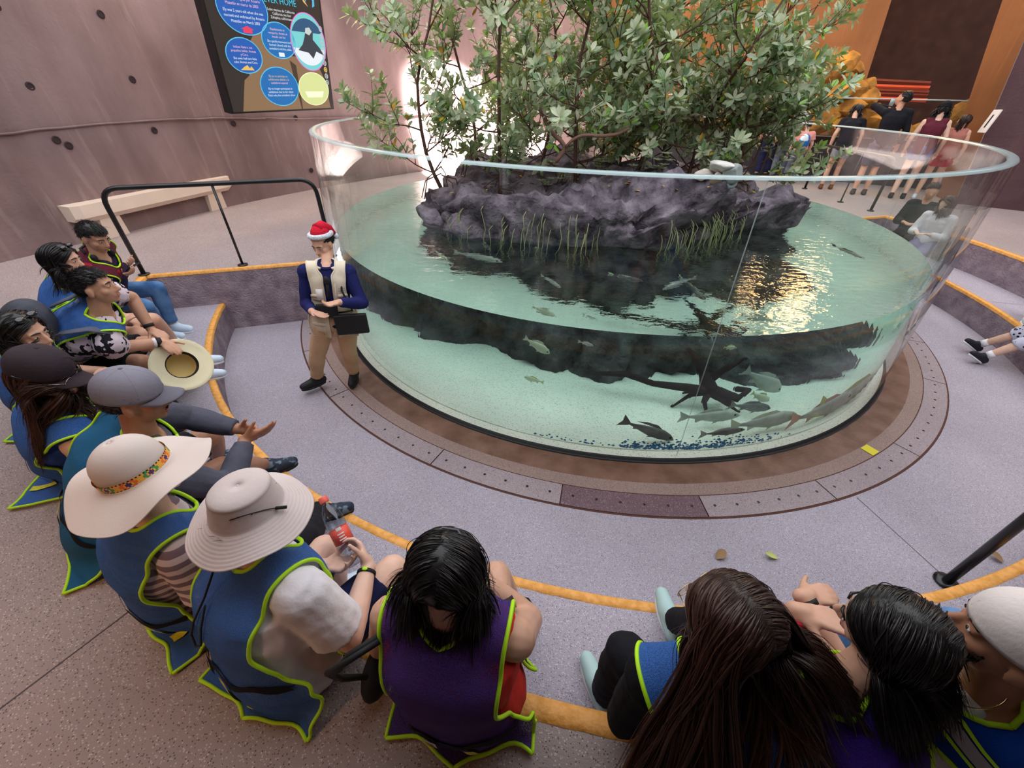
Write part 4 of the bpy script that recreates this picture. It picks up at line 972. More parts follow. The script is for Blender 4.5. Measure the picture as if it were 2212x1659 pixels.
            for c in range(kids):
                o1 = V((rng.gauss(0, 1), rng.gauss(0, 1), rng.gauss(0, 1))) * clump * (1 if length > .1 else .35); o1 -= rn0 * o1.dot(rn0) * .95; o2 = V((rng.gauss(0, 1), rng.gauss(0, 1), rng.gauss(0, 1))) * clump * .8
                fr = .8 + .22 * rng.random(); M_ = max(3, int(N1 * fr)); wdd = wd * (.7 + .6 * rng.random())
                q = [pts[min(i, N1)] + o1.lerp(o2, i / N1) * (.6 + .7 * i / N1) * (.7 + .3 * min(1, i / 5)) for i in range(M_ + 1)]
                if fr > 1 and N1 > 2: q.append(q[-1] + (q[-1] - q[-2]) * .6)
                b.tube(q, [wdd * min(1, (i + .3) / 2) * (1 - .8 * (i / (len(q) - 1))**2) for i in range(len(q))], 3, cap=False)
        s.hairo = b.obj('hair', m, s.o); return s
    def seat(s, feet=None, toe=None, spread=.0, r_foot=5.22, zf=Z1):
        return s

def seated(th, hu, hv, hz=1.47, r=5.84, az=None, nkoff=None, **kw):
    """someone on the seat edge at direction th; the head is at a point of the sight line at height hz"""
    Hd = at(hu, hv, hz); pel = pol(r, th, Z2 + .10 * kw.get('k', 1)); az = th + 180 if az is None else az
    hf = aim(kw.get('haz', az)); nk = Hd - V((0, 0, .175 * kw.get('k', 1))) - hf * .02 - aim(az) * .02 + (nkoff or V())
    d = nk - pel; L_ = .50 * kw.get('k', 1)
    if d.length > L_ * 1.08: nk = pel + d * (L_ * 1.08 / d.length) if False else nk
    return P(pel, nk, az, head=Hd, **kw)
def feet(p, th, r=5.22, spread=.12, z=Z1, toes=0, dz=0):
    for i in (0, 1):
        g = -1 if i == 0 else 1; a = pol(r, th, z + .085 + dz) + p.hx * spread * g; p.setleg(i, a, toe=Matrix.Rotation(R(-toes * g), 3, 'Z') @ p.f)
    return p
# ================================================================ HEADGEAR AND THINGS WORN
M_white_t = cloth('white_tee', (232, 228, 232)); M_jean = cloth('jeans', (44, 84, 136), (112, 152, 196), vs=5); M_blackp = cloth('black_trousers', (26, 25, 30)); M_navy = cloth('navy', (24, 30, 66))
M_sole = mat('sole_white', lin((226, 228, 230)), .6); M_wshoe = mat('shoe_white', lin((206, 222, 238)), .6); M_bshoe = mat('shoe_black', lin((24, 23, 25)), .6)
M_camo = mat('shoe_camo', lin((36, 46, 62)), .7, col2=lin((108, 124, 138)), vscale=26, thr=(.50, .56))
M_metal = mat('metal', (.6, .58, .55), .25, metal=1); M_gold = mat('gold', (.8, .6, .3), .25, metal=1); M_lens = mat('dark_lens', (.012, .012, .016), .08, .8); M_cord = mat('cord_black', (.012, .012, .013), .7)
DN = V((0, 0, -1)); UPV = V((0, 0, 1))
def hatpt(s, c, tilt, roll, x, y, z):
    v = Matrix.Rotation(R(roll), 3, 'Y') @ (Matrix.Rotation(R(tilt), 3, 'X') @ V((x, y, z))); return s.hl(c[0] + v.x, c[1] + v.y, c[2] + v.z)
def revolve(s, name, prof, m, c=(0, -.012, .055), tilt=0, roll=0, wav=0., wk=2, seed=0, ex=.88, n=64, thick=.003, parent=None, sag=None):
    b = MB(); rs = []
    for r, z in prof:
        row = []
        for j in range(n):
            a = 2 * PI * j / n; rr = r; e_ = ex + (1 - ex) * min(1, max(0, (r - .09) / .08))
            zz = z + wav * max(0, (r - .09) / .1) * (math.sin(a * wk + seed) + .4 * math.sin(a * 5 + seed * 2))
            if sag: zz += sag(a, r)
            row.append(hatpt(s, c, tilt, roll, rr * math.cos(a) * e_, rr * math.sin(a), zz))
        rs.append(row)
    b.rings(rs, False)
    if prof[0][0] < .01: b.add(rs[0], [tuple(range(n))])
    o = b.obj(name, m, parent or s.o); md = o.modifiers.new('t', 'SOLIDIFY'); md.thickness = thick; md.offset = 0
    return o
def cap_hat(s, m, brim_m=None, tilt=-6, c=(0, -.014, .045), logo=None, r=(.090, .108, .100), back=False, brim=True, button=True, seam=True):
    b = MB(); n = 48; rs = []
    def pt(th, a): 
        x = r[0] * math.sin(th) * math.cos(a); y = r[1] * math.sin(th) * math.sin(a); z = r[2] * math.cos(th) ** .8 if math.cos(th) > 0 else -.02 * (th - PI / 2) * 5
        return hatpt(s, c, tilt, 0, x, y + .004, z + .003 * noise.noise(V((x * 14, y * 14, 1))))
    for i in range(15):
        th = .02 + (PI / 2 + .12 - .02) * i / 14; rs.append([pt(th, 2 * PI * j / n) for j in range(n)])
    b.rings(rs, False); b.add(rs[0], [tuple(range(n))]); o = b.obj('cap', m, s.o); md = o.modifiers.new('t', 'SOLIDIFY'); md.thickness = .003
    sg = -1 if back else 1
    if brim:
        G = []
        for i in range(9):
            t = i / 8; row = []
            for j in range(17):
                u = -1 + j / 8; x = .082 * u * (1 - .10 * t); y0 = r[1] * math.sqrt(max(0, 1 - (x / r[0])**2)) * .98; y1 = .108 + .075 * (1 - abs(u)**2.6); y = y0 + (max(y1, y0) - y0) * t
                row.append(hatpt(s, c, tilt, 0, x, sg * y, -.006 - .020 * u * u - .012 * t))
            G.append(row)
        b = MB(); b.grid(G); q = b.obj('visor', brim_m or m, o); md = q.modifiers.new('t', 'SOLIDIFY'); md.thickness = .004
    if button: b = MB(); b.ell(hatpt(s, c, tilt, 0, 0, .004, r[2] + .001), (.008 * s.k, .008 * s.k, .005 * s.k), s.HR(), 10, 6); b.obj('button', brim_m or m, o)
    if seam:
        for a0 in range(6):
            b = MB(); b.tube([pt(.05 + 1.5 * i / 10, a0 * PI / 3 + PI / 6) + (pt(.05 + 1.5 * i / 10, a0 * PI / 3 + PI / 6) - s.hl(0, -.01, .03)).normalized() * .0022 for i in range(11)], .0013, 4, cap=False); b.obj('panel_seam', brim_m or m, o)
    return o
def patch(s, u, v_, w_, h_, m, name, parent, proj, k=6):
    b = MB(); b.grid([[proj(u + w_ * (i / k - .5), v_ + h_ * (j / k - .5)) for i in range(k + 1)] for j in range(k + 1)]); return b.obj(name, m, parent)
def glasses(s, y=.098, z=.004, m=None, lens=None, up=0.):
    o = MB(); fr = m or M_bshoe
    for g in (-1, 1):
        o.tube([s.hl(g * .033 + .025 * math.cos(a * PI / 8), y + up * .02, z + up + .020 * math.sin(a * PI / 8)) for a in range(17)], .0013 * s.k, 5, cap=False)
        o.tube([s.hl(g * .058, y, z + .008 + up), s.hl(g * .080, .05, z + .012 + up), s.hl(g * .082, -.01, z + .008 + up * .8)], .0014 * s.k, 5)
    o.tube([s.hl(-.010, y + .002, z + .004 + up), s.hl(.010, y + .002, z + .004 + up)], .0013, 5)
    gl = o.obj('glasses', fr, s.o)
    for g in (-1, 1): b = MB(); b.add([s.hl(g * .033 + .024 * math.cos(a * PI / 8), y, z + up + .019 * math.sin(a * PI / 8)) for a in range(16)], [tuple(range(16))]); b.obj('lens', lens or M_lens, gl)
    return gl
def sunglasses_top(s):
    fr = MB(); fr.tube([s.hl(-.075, .005, .045), s.hl(-.070, .045, .085), s.hl(0, .068, .104), s.hl(.070, .045, .085), s.hl(.075, .005, .045)], .003, 6); gl = fr.obj('sunglasses', M_bshoe, s.o)
    for g in (-1, 1): b = MB(); b.ell(s.hl(g * .034, .062, .102), (.027 * s.k, .012 * s.k, .017 * s.k), s.HR() @ Matrix.Rotation(.9, 3, 'X'), 14, 8); b.obj('lens', M_lens, gl)
    return gl

# ================================================================ THE SEATED GROUP
# --- man with the phone
p = seated(-154.5, 204, 512, 1.47, r=5.74, az=22, haz=-8, hel=-22, vox=.008, skin='tan', label='person in maroon and navy jacket and jeans looking down at a phone')
P1 = p; p.knee(0, at(338, 622, .86), at(372, 700, Z1 + .09), toe=V((1, .05, 0))); p.knee(1, at(312, 662, .86), at(352, 716, Z1 + .09), toe=V((1, .1, 0)))
w1, w0 = at(262, 596, 1.10), at(268, 574, 1.12)
p.setarm(1, w1, pole=V((-.3, -.6, -1)), d=V((.9, .25, .25)), n=V((-.1, .3, 1)), curl=.5); p.setarm(0, w0, pole=V((0, .1, -1)), d=V((.9, -.1, .25)), n=V((0, -.3, 1)), curl=.5)
p.build(); p.shirt(cloth('jacket_navy', (30, 32, 60), (44, 30, 50), vs=3), 1.94, .022, name='jacket'); p.pants(M_jean); p.shoes(M_wshoe, M_sole)
p.vest(vest_mat('maroon', (96, 30, 48), .1), hem=-.05, hemf=-.02, seed=4, floor=Z2)
p.hair(.034, 460, 8, wave=.004, flow='fwd', seed=2, under=.008, clump=.009, wd=.0015, hairline=.46, sc=1.0)
b = MB(); b.tube([p.hl(-.085, -.02, -.13), p.hl(-.07, -.07, -.115), p.hl(0, -.09, -.11), p.hl(.07, -.07, -.115), p.hl(.085, -.02, -.13)], .010, 8); ho = b.obj('headphones', M_cord, p.o)
for g in (-1, 1): b = MB(); b.ell(p.hl(g * .075, .035, -.145), (.020, .028, .028), p.HR(), 14, 9); b.obj('ear_cup', M_cord, ho)
b = MB(); b.torso if False else None
b = MB(); b.tube([p.tl(.07, -.11, p.TL - .03), p.tl(.10, -.02, p.TL + .01), p.tl(.09, .09, p.TL - .05)], .03, 8); b.obj('red_collar', cloth('collar_red', (166, 28, 44)), p.o)
mid = (w0 + w1) / 2 + V((.105, 0, .035)); b = MB(); X = Matrix.Translation(mid) @ Matrix.Rotation(-.5, 4, 'Y'); b.box((-.075, -.037, -.004), (.075, .037, .004), X); ph = b.obj('phone', mat('phone_body', (.02, .02, .025), .3), smooth=False); tag(ph, 'dark mobile phone held by the man in the maroon and navy jacket', 'phone')
b = MB(); b.box((-.07, -.033, .0042), (.07, .033, .0052), X); b.obj('phone_screen', mat('phone_screen', (.03, .04, .05), .1), ph, smooth=False)
for i in (1,): S, E, Wq = p.arm[i]; b = MB(); b.tube([E.lerp(Wq, .62), E.lerp(Wq, .9)], [.043, .036], 12); b.obj('purple_cuff', cloth('purple', (104, 34, 110)), p.o)
# --- woman behind with long dark hair
p = seated(-147.8, 136, 562, 1.46, r=5.78, az=32, haz=15, hel=-6, vox=.009, skin='mid', label='person with long dark hair just behind the one looking at a phone')
p.knee(0, at(330, 690, .87), at(376, 736, Z1 + .09), toe=V((1, .1, 0))); p.knee(1, at(305, 722, .86), at(366, 752, Z1 + .09), toe=V((1, .1, 0))); p.setarm(1, at(262, 700, .98)); p.setarm(0, at(262, 680, .98))
p.build(); p.shirt(cloth('blue_top', (40, 76, 150)), .4, .014); p.pants(M_blackp, .7, name='shorts'); p.shoes(M_wshoe, M_sole); p.vest(seed=5, hem=-.1, floor=Z2)
p.hair(.40, 220, 12, wave=.012, seed=8, back=.35); sunglasses_top(p)
# --- man in the patterned shirt, backpack, holding the straw hat
p = seated(-141.6, 206, 620, 1.47, r=5.76, az=32, haz=22, hel=3, vox=.007, skin='tan', wid=1.05, label='person in black and white patterned shirt and dark shorts holding a straw hat')
P3 = p; p.knee(1, at(302, 782, .86), at(432, 800, Z1 + .09), toe=V((1, .3, 0))); p.knee(0, at(318, 742, .87), at(428, 770, Z1 + .09), toe=V((1, .35, 0)))
p.arm[1] = (p.S[1], at(250, 752, 1.06), at(352, 738, 1.0)); p.hands[1] = ((at(400, 772, .94) - at(352, 738, 1.0)).normalized(), V((0, .2, -1)), .3); p.setarm(0, at(327, 713, 1.02), pole=V((0, .9, -.8)), d=V((.95, -.35, -.25)), n=V((0, 0, -1)), curl=.3)
p.build()
mp_ = mat('patterned_shirt', lin((214, 196, 206)), .85, .2, col2=lin((30, 28, 34)), vscale=24, thr=(.56, .585), detail=1.5)
nt = mp_.node_tree; vo_ = nt.nodes.new('ShaderNodeTexVoronoi'); vo_.distance = 'MANHATTAN'; vo_.inputs['Scale'].default_value = 30; tcn = [n_ for n_ in nt.nodes if n_.type == 'MAPPING'][0]; nt.links.new(tcn.outputs[0], vo_.inputs[0]); sp_ = nt.nodes.new('ShaderNodeSeparateColor'); nt.links.new(vo_.outputs['Color'], sp_.inputs[0]); rmp = [n_ for n_ in nt.nodes if n_.type == 'VALTORGB'][0]; rmp.color_ramp.elements[0].position = .62; rmp.color_ramp.elements[1].position = .66; nt.links.new(sp_.outputs[0], rmp.inputs[0])
p.shirt(mp_, .62, .022); p.pants(M_blackp, .92, name='shorts'); p.shoes(M_wshoe, M_sole); p.vest(hem=-.06, hemf=-.06, seed=6, wide=.74, floor=Z2)
p.hair(.036, 460, 8, wave=.003, flow='fwd', seed=4, under=.008, clump=.009, wd=.0015, hairline=.50, sc=1.0)
for i, fr, m, wd_, nm in ((1, .80, M_white_t, .010, 'white_wristband'), (1, .90, M_cord, .014, 'black_bracelet'), (0, .86, M_cord, .012, 'black_bracelet')):
    S, E, Wq = p.arm[i]; c_ = E.lerp(Wq, fr); dd = (Wq - E).normalized(); b = MB(); b.tube([c_ - dd * wd_, c_ + dd * wd_], .0335, 14); b.obj(nm, m, p.o)
S, E, Wq = p.arm[1]; b = MB()
for t in range(5): b.tube([E.lerp(Wq, .35 + .06 * t) + V((.0, -.018, .034)) + V((math.sin(q_ * 1.1 + t) * .012, 0, math.cos(q_) * .002)) for q_ in range(5)], .0012, 4)
b.obj('tattoo', mat('tattoo_ink', lin((92, 70, 66)), .6), p.o)
# backpack on his back
bp_ = empty('backpack', p.tl(0, -.22, .1)); tag(bp_, 'grey and black backpack worn by the man in the patterned shirt', 'backpack')
b = MB(); b.ell(p.tl(-.02, -.27, .55), (.165, .12, .18), Matrix((p.sx, p.fy, p.z)).transposed(), 24, 16); b.ell(p.tl(-.02, -.28, .42), (.16, .13, .16), Matrix((p.sx, p.fy, p.z)).transposed(), 20, 12); me = fuse(b, .012, 3); link('bag_body', me, cloth('bag_grey', (58, 60, 68), (80, 82, 92)), bp_)
b = MB(); b.ell(p.tl(-.02, -.39, .46), (.12, .05, .12), Matrix((p.sx, p.fy, p.z)).transposed(), 20, 12); b.obj('front_pocket', cloth('bag_dark', (40, 40, 48)), bp_)
b = MB(); b.tube([p.tl(.02, -.43, .52), p.tl(.06, -.42, .52)], .010, 6); b.obj('red_zip_pull', cloth('zip_red', (206, 36, 40)), bp_)
for g in (-1, 1): b = MB(); b.tube([p.tl(g * .09, -.19, p.TL - .10), p.tl(g * .115, -.10, p.TL + .025), p.tl(g * .125, 0, p.TL + .02), p.tl(g * .125, .10, p.TL - .08), p.tl(g * .12, .155, p.TL - .22)], .030, 10, flat=.28); b.obj('shoulder_strap', cloth('strap_grey', (92, 96, 112)), bp_)
# straw hat held by its brim
hc = at(394, 788, .82); st = empty('straw_hat', hc); tag(st, 'pale straw hat with a dark inner band held by the man in patterned shirt', 'hat')
nh = (V((0, 0, CZ)) - hc).normalized(); nh = (nh + V((.25, .10, .15))).normalized(); u_ = nh.orthogonal().normalized(); v_ = nh.cross(u_)
def rv(b, prof, n=48, mi=0, cap_=False):
    rs = [[hc + (u_ * math.cos(2 * PI * k / n) + v_ * math.sin(2 * PI * k / n)) * r + nh * (z + .012 * math.sin(4 * PI * k / n) * (r / .19)**2) for k in range(n)] for r, z in prof]; b.rings(rs, False, mi=mi)
    if cap_: b.add(rs[-1], [tuple(range(n))], mi)
M_straw = mat('straw_pale', lin((236, 226, 190)), .7, bump=.25, bscale=220); M_straw2 = mat('straw_inside', lin((206, 180, 116)), .7, bump=.25, bscale=220)
b = MB(); rv(b, [(.098, 0), (.13, -.003), (.165, -.001), (.19, .008), (.192, .004), (.165, -.006), (.10, -.008)]); b.obj('brim', M_straw, st)
b = MB(); rv(b, [(.099, .001), (.094, -.004), (.088, -.032)]); b.obj('inner_band', M_cord, st)
b = MB(); rv(b, [(.088, -.030), (.080, -.075), (.06, -.098), (.02, -.104)], cap_=True); b.obj('crown', M_straw2, st)
# --- woman at the left edge with sunglasses in her hair
p = seated(-135.3, 48, 722, 1.46, r=5.78, az=38, haz=8, hel=-8, vox=.007, skin='mid', label='person at the left edge with dark hair and sunglasses pushed up, eyes lowered')
p.setleg(0, pol(5.3, -135, Z1 + .085)); p.setleg(1, pol(5.3, -133.5, Z1 + .085)); p.setarm(1, at(205, 840, 1.0), pole=V((0, -1, -1))); p.setarm(0, at(215, 800, 1.0))
p.build(); p.shirt(cloth('blue_top', (40, 76, 150)), .2, .014); p.pants(cloth('leg_dark', (44, 42, 52))); p.shoes(M_wshoe, M_sole); p.vest(seed=7, floor=Z2, hem=-.12); p.hair(.36, 230, 12, wave=.012, seed=9, m=M_hair, back=.5); sunglasses_top(p)
# --- woman in the dark cap with long brown hair
p = seated(-129.0, 100, 812, 1.44, r=5.76, az=44, haz=12, hel=-16, vox=.008, skin='light', label='person in a dark brown baseball cap with long brown hair over a blue mesh vest')
P5 = p; p.setleg(0, at(400, 862, Z1 + .09), toe=V((1, .1, 0))); p.setleg(1, at(395, 905, Z1 + .07), toe=V((1, -.1, 0))); p.setarm(1, at(240, 930, 1.0), pole=V((0, -1, -1))); p.setarm(0, at(260, 880, 1.0))
p.build(); p.shirt(cloth('blue_top', (40, 76, 150)), 0, .014, name='top'); p.pants(cloth('cream_trousers', (196, 178, 164))); 
for i in (0, 1): 
    if i == 0: b = MB(); p.foot(b, 0, .010); sh_ = link('shoe', fuse(b, .008, 3), M_wshoe, p.o)
A, T = p.leg[1][2], p.leg[1][3]; b = MB(); b.cap(A - T * .05 - V((0, 0, .082)), A + T * .17 - V((0, 0, .082)), .022, .024, 12); so1 = b.obj('sandal_sole', cloth('sandal_red', (150, 50, 30)), p.o)
b = MB(); b.ell(A + T * .085 - V((0, 0, .025)), (.028, .028, .012), None, 12, 6); b.obj('orange_flower', cloth('flower', (236, 96, 36)), so1)
p.vest(seed=8, floor=Z2, hem=-.16, tag_=-.12, stripes=((-.05, .03), (.10, .03)))
p.hair(.46, 240, 14, m=M_hairb, wave=.02, seed=12, back=.45, fan=.6, zmax=.45)
M_capd = cloth('cap_dark', (46, 38, 44), (62, 52, 58), vs=3); co_ = cap_hat(p, M_capd, tilt=-8)
b = MB(); b.tube([hatpt(p, (0, -.014, .045), -8, 0, .0905 * math.cos(a) * 1.01, .109 * math.sin(a) * 1.01, .002) for a in [(-.35 + 1.1 * i / 8) for i in range(9)]], .0014, 4); b.obj('teal_piping', mat('teal', lin((96, 196, 200)), .5), co_)
glasses(p, m=M_metal, lens=M_glass2)
# --- man in the grey cap, teal vest, grey long sleeves
p = seated(-122.6, 292, 862, 1.45, r=5.77, az=50, haz=24, hel=-6, vox=.007, skin='deep', wid=1.2, label='person in a grey baseball cap, teal vest and grey long sleeves')
P6 = p; p.knee(0, at(452, 938, .88), at(470, 985, Z1 + .09)); p.knee(1, at(480, 1012, .86), at(572, 1002, Z1 + .09), toe=V((.85, .5, 0)))
p.setarm(1, at(530, 948, 1.03), pole=V((.2, -1, -.7)), d=(at(592, 925, 1.04) - at(528, 950, 1.02)).normalized(), n=V((-.6, .5, .4)), curl=.22); p.setarm(0, at(520, 928, 1.02), pole=V((-.3, .9, -.7)), d=(at(575, 935, 1.03) - at(520, 928, 1.02)).normalized(), n=V((.5, -.6, .2)), curl=.45)
p.build(); p.shirt(cloth('grey_long', (74, 74, 86), (92, 92, 106)), 1.90, .018); p.pants(M_blackp, .86, name='shorts'); p.shoes(M_camo, M_bshoe); p.vest(vest_mat('teal', (30, 92, 132), .05), seed=9, floor=Z2, hem=-.15, tag_=-.16, stripes=((-.10, .025),))
p.hair(.022, 300, 7, wave=.002, flow='back', seed=14, under=.008, clump=.010, wd=.0013, hairline=.2, sc=1.0, zmax=.2)
M_capg = cloth('cap_grey', (120, 118, 130), (142, 140, 152), vs=3); co_ = cap_hat(p, M_capg, mat('cap_grey_dark', lin((104, 102, 114)), .85), tilt=-6)
b = MB(); b.tube([hatpt(p, (0, -.014, .045), -6, 0, .02 * math.cos(i * .8) * (1 - i * .03), .062 + .010 * math.sin(i * 1.3), .070 - i * .0012) for i in range(12)], .0022, 5); b.obj('embroidery', M_cord, co_)
b = MB(); b.cap(p.hl(-.018, .0935, -.050), p.hl(.018, .0935, -.050), .004, .004, 8); b.obj('moustache', M_hair, p.o)
# --- woman in the wide sun hat
p = seated(-116.2, 306, 1022, 1.46, r=5.77, az=56, haz=50, hel=-4, vox=.008, skin='light', label='person in a very wide pale sun hat with a bright beaded band')
P7 = p; p.knee(1, at(655, 1172, .88), at(690, 1100, Z1 + .085), toe=V((.92, .40, 0))); p.knee(0, at(560, 1120, .88), at(600, 1120, Z1 + .085), toe=V((.92, .40, 0)))
p.setarm(1, at(560, 1170, .98), pole=V((.2, -1, -.7))); p.setarm(0, at(500, 1120, .98))
p.build()
ms = mat('striped_tee', lin((208, 196, 200)), .85, .2, col2=lin((128, 112, 124)), vscale=1, thr=(.48, .52)); nt = ms.node_tree; wv = nt.nodes.new('ShaderNodeTexWave'); wv.bands_direction = 'Z'; wv.inputs['Scale'].default_value = 9; wv.inputs['Distortion'].default_value = .6; nt.links.new([n_ for n_ in nt.nodes if n_.type == 'MAPPING'][0].outputs[0], wv.inputs[0]); nt.links.new(wv.outputs['Fac'], [n_ for n_ in nt.nodes if n_.type == 'VALTORGB'][0].inputs[0])
p.shirt(ms, .6, .02); p.pants(M_blackp); p.shoes(M_camo, M_bshoe); p.vest(seed=10, floor=Z2, hem=-.15, wide=1.05)
p.hair(.10, 160, 8, wave=.004, seed=16, m=M_hairb, zmax=-.45, sc=.93)
M_sun = mat('sunhat_straw', lin((216, 202, 194)), .75, .3, bump=.1, bscale=300)
pr = []
for i in range(12): a = PI / 2 * i / 11; pr.append((.006 + .086 * math.sin(a), .088 * math.cos(a) + .005 - .0))
pr += [(.097, -.022), (.101, -.034)]
for i in range(1, 40): r_ = .101 + .109 * i / 39; pr.append((r_, -.034 - .030 * (i / 39)**1.3 + .0011 * (i % 2)))
ht = revolve(p, 'sun_hat', pr, M_sun, c=(0, -.012, .052), tilt=10, roll=-5, wav=.022, wk=2, seed=.4, ex=.94, n=96)
bandc = [mat('bead_' + n_, lin(c_), .5) for n_, c_ in (('yellow', (240, 176, 60)), ('purple', (70, 46, 110)), ('orange', (236, 110, 50)), ('green', (60, 150, 90)), ('dark', (34, 28, 44)))]
b = MB(); NB = 120; G = [[hatpt(p, (0, -.012, .052), 10, -5, .0995 * math.cos(a) * .945, .0995 * math.sin(a), -.030 + .030 * t / 6 + .002) for a in [2 * PI * j / NB for j in range(NB + 1)]] for t in range(7)]
vs_ = [q_ for r_ in G for q_ in r_]; fs_ = []; mi_ = []
for t in range(6):
    for j in range(NB):
        fs_.append((t * (NB + 1) + j, t * (NB + 1) + j + 1, (t + 1) * (NB + 1) + j + 1, (t + 1) * (NB + 1) + j)); dm_ = (abs((j % 12) - 6) + abs(t - 2.5)); mi_.append(4 if t in (0, 5) and j % 2 else (1 if dm_ < 1.6 else 0 if dm_ < 3 else (2 if (j // 12) % 2 else 3) if dm_ < 5 else 0))
mesh_obj('beaded_band', vs_, fs_, None, ht, True, bandc, mi_)
for t in range(4):
    b = MB(); b.tube([hatpt(p, (0, -.012, .052), 10, -5, -.075 + .008 * t, -.06, -.03), hatpt(p, (0, -.012, .052), 10, -5, -.105 + .01 * t, -.13, -.045), hatpt(p, (0, -.012, .052), 10, -5, -.12 + .012 * t, -.19, -.10 - .02 * t), hatpt(p, (0, -.012, .052), 10, -5, -.12 + .014 * t, -.20, -.20 - .01 * t)], .0035, 6); b.obj('braided_cord', mat('cord_brown', lin((112, 74, 48)), .8) if t % 2 else mat('cord_olive', lin((120, 120, 66)), .8), ht)
# --- man in the bucket hat holding a bottle
p = seated(-110.8, 545, 1105, 1.45, r=5.77, haz=64, hel=-10, wid=1.14, k=1.0, vox=.006, skin='light', az=60, label='person in a beige bucket hat and white tee holding a water bottle')
P8 = p; p.knee(0, at(700, 1188, .90), at(735, 1262, Z1 + .09), toe=V((.7, .6, 0))); p.knee(1, at(848, 1232, .88), at(885, 1310, Z1 + .09), toe=V((.5, .8, 0)))
bc = at(742, 1165, 1.03); bu = (at(716, 1118, 1.10) - at(765, 1215, .955)).normalized()
p.setarm(1, at(796, 1222, .99), pole=V((.35, -.7, -1)), d=(at(778, 1178, 1.02) - at(796, 1222, .99)).normalized(), n=(bc - at(790, 1190, 1.0)).normalized(), curl=.62)
p.setarm(0, at(700, 1222, .97), pole=V((-.6, .2, -.7)), d=(at(755, 1218, .98) - at(700, 1222, .97)).normalized(), n=(V((0, .2, 1))), curl=.5)
p.build(); p.shirt(M_white_t, .74, .02, amp=.009); p.pants(M_navy, .84, name='shorts'); p.shoes(M_wshoe, M_sole)
p.vest(floor=Z2, hem=-.15, tag_=-.135, stripes=((-.03, .04),), seed=1, wide=1.0)
p.hair(.03, 160, 6, wave=.002, flow='back', seed=18, under=.005, hairline=.2, zmax=-.5, sc=.92)
M_bkt = cloth('bucket_beige', (204, 190, 186), (220, 206, 202), bump=.15, vs=4)
pr = [(.004, .070), (.03, .071), (.055, .068), (.076, .061), (.082, .055), (.081, .051)] + [(.0815 + .0200 * t / 8, .051 - .077 * t / 8 + .0015 * math.sin(t * 2)) for t in range(1, 9)]
for i in range(1, 34): r_ = .1015 + .070 * i / 33; pr.append((r_, -.026 - .052 * (i / 33) + (.0013 if i % 4 == 0 else 0)))
ht = revolve(p, 'bucket_hat', pr, M_bkt, c=(0, -.012, .052), tilt=8, roll=4, wav=.016, wk=2, seed=2.2, ex=.9, n=96, thick=.0025)
for a_ in (.3, .9, 2.3, 2.9): b = MB(); q_ = lambda a_, r_, z_: hatpt(p, (0, -.012, .052), 8, 4, r_ * math.cos(a_) * .9, r_ * math.sin(a_), z_); b.ell(q_(a_ - 1.2, .088, .022), (.004, .004, .004), None, 8, 6); b.obj('eyelet', M_metal, ht)
for a_ in (-.15, 3.3): b = MB(); c_ = q_(a_, .156, -.062); e1 = (q_(a_, .163, -.066) - c_).normalized(); e2 = e1.cross(UPV).normalized(); b.tube([c_ + UPV * .004 + (e1 * math.cos(t * PI / 6) + e2 * math.sin(t * PI / 6)) * .006 for t in range(13)], .002, 6, cap=False); b.obj('snap_ring', M_metal, ht)
b = MB(); b.tube([q_(-.9, .090, .03), q_(-.4, .094, .035), q_(.1, .096, .01), q_(.35, .108, -.01)], .0016, 5); b.tube([q_(.30, .104, -.006), q_(.45, .125, -.02)], .005, 6); b.obj('hat_cord', M_cord, ht)
q0_ = p.tl(-.02, -.085, p.TL + .02); b = MB(); pts_ = [p.hl(-.01, -.105, -.07), p.tl(-.01, -.165, p.TL - .03), p.tl(-.05, -.20, p.TL - .12), p.tl(-.085, -.21, p.TL - .19), p.tl(-.065, -.215, p.TL - .225), p.tl(-.03, -.21, p.TL - .20), p.tl(-.005, -.20, p.TL - .12), p.tl(.0, -.165, p.TL - .03)]
sp_l = []
for i in range(len(pts_) - 1):
    for t in range(5): sp_l.append(pts_[i].lerp(pts_[i + 1], t / 5))
b.tube(sp_l, .0032, 6); b.obj('chin_cord', M_cord, ht)
S, E, Wq = p.arm[1]; c_ = E.lerp(Wq, .88); dd = (Wq - E).normalized(); b = MB(); b.tube([c_ - dd * .006, c_ + dd * .006], .036, 14); b.obj('wristband', M_cord, p.o); b = MB(); b.ell(c_ + UPV * .034, (.011, .008, .005), None, 10, 6); b.obj('wristband_clasp', NEON, p.o)
# bottle
M_pet = fres('clear_plastic', 1.9, (.80, .83, .86), .12); M_coral = mat('coral_cap', lin((240, 108, 92)), .4); M_lab = mat('label_red', lin((236, 92, 72)), .45)
bo = empty('water_bottle', bc); tag(bo, 'clear plastic bottle with coral cap and red label held by the bucket-hat wearer', 'bottle')
e1 = bu.orthogonal().normalized(); e2 = bu.cross(e1)
def brv(prof, m, name, par_): 
    b = MB(); b.rings([[bc + bu * (z * 1.25 + .035) + (e1 * math.cos(2 * PI * k / 28) + e2 * math.sin(2 * PI * k / 28)) * r * 1.15 for k in range(28)] for r, z in prof], True); return b.obj(name, m, par_)
body_ = brv([(.026, -.115), (.031, -.108), (.032, -.085), (.029, -.078), (.032, -.07), (.033, -.045), (.031, -.04), (.031, .015), (.033, .02), (.033, .04), (.031, .058), (.024, .078), (.015, .093), (.012, .10), (.012, .108)], M_pet, 'bottle_body', bo)
brv([(.0150, .104), (.0152, .108), (.0152, .122), (.013, .124)], M_coral, 'bottle_cap', bo); lb_ = brv([(.0322, -.036), (.0322, .013)], M_lab, 'bottle_label', bo)
vd = (V((0, 0, CZ)) - bc); vd = (vd - bu * vd.dot(bu)).normalized(); vs2 = bu.cross(vd)
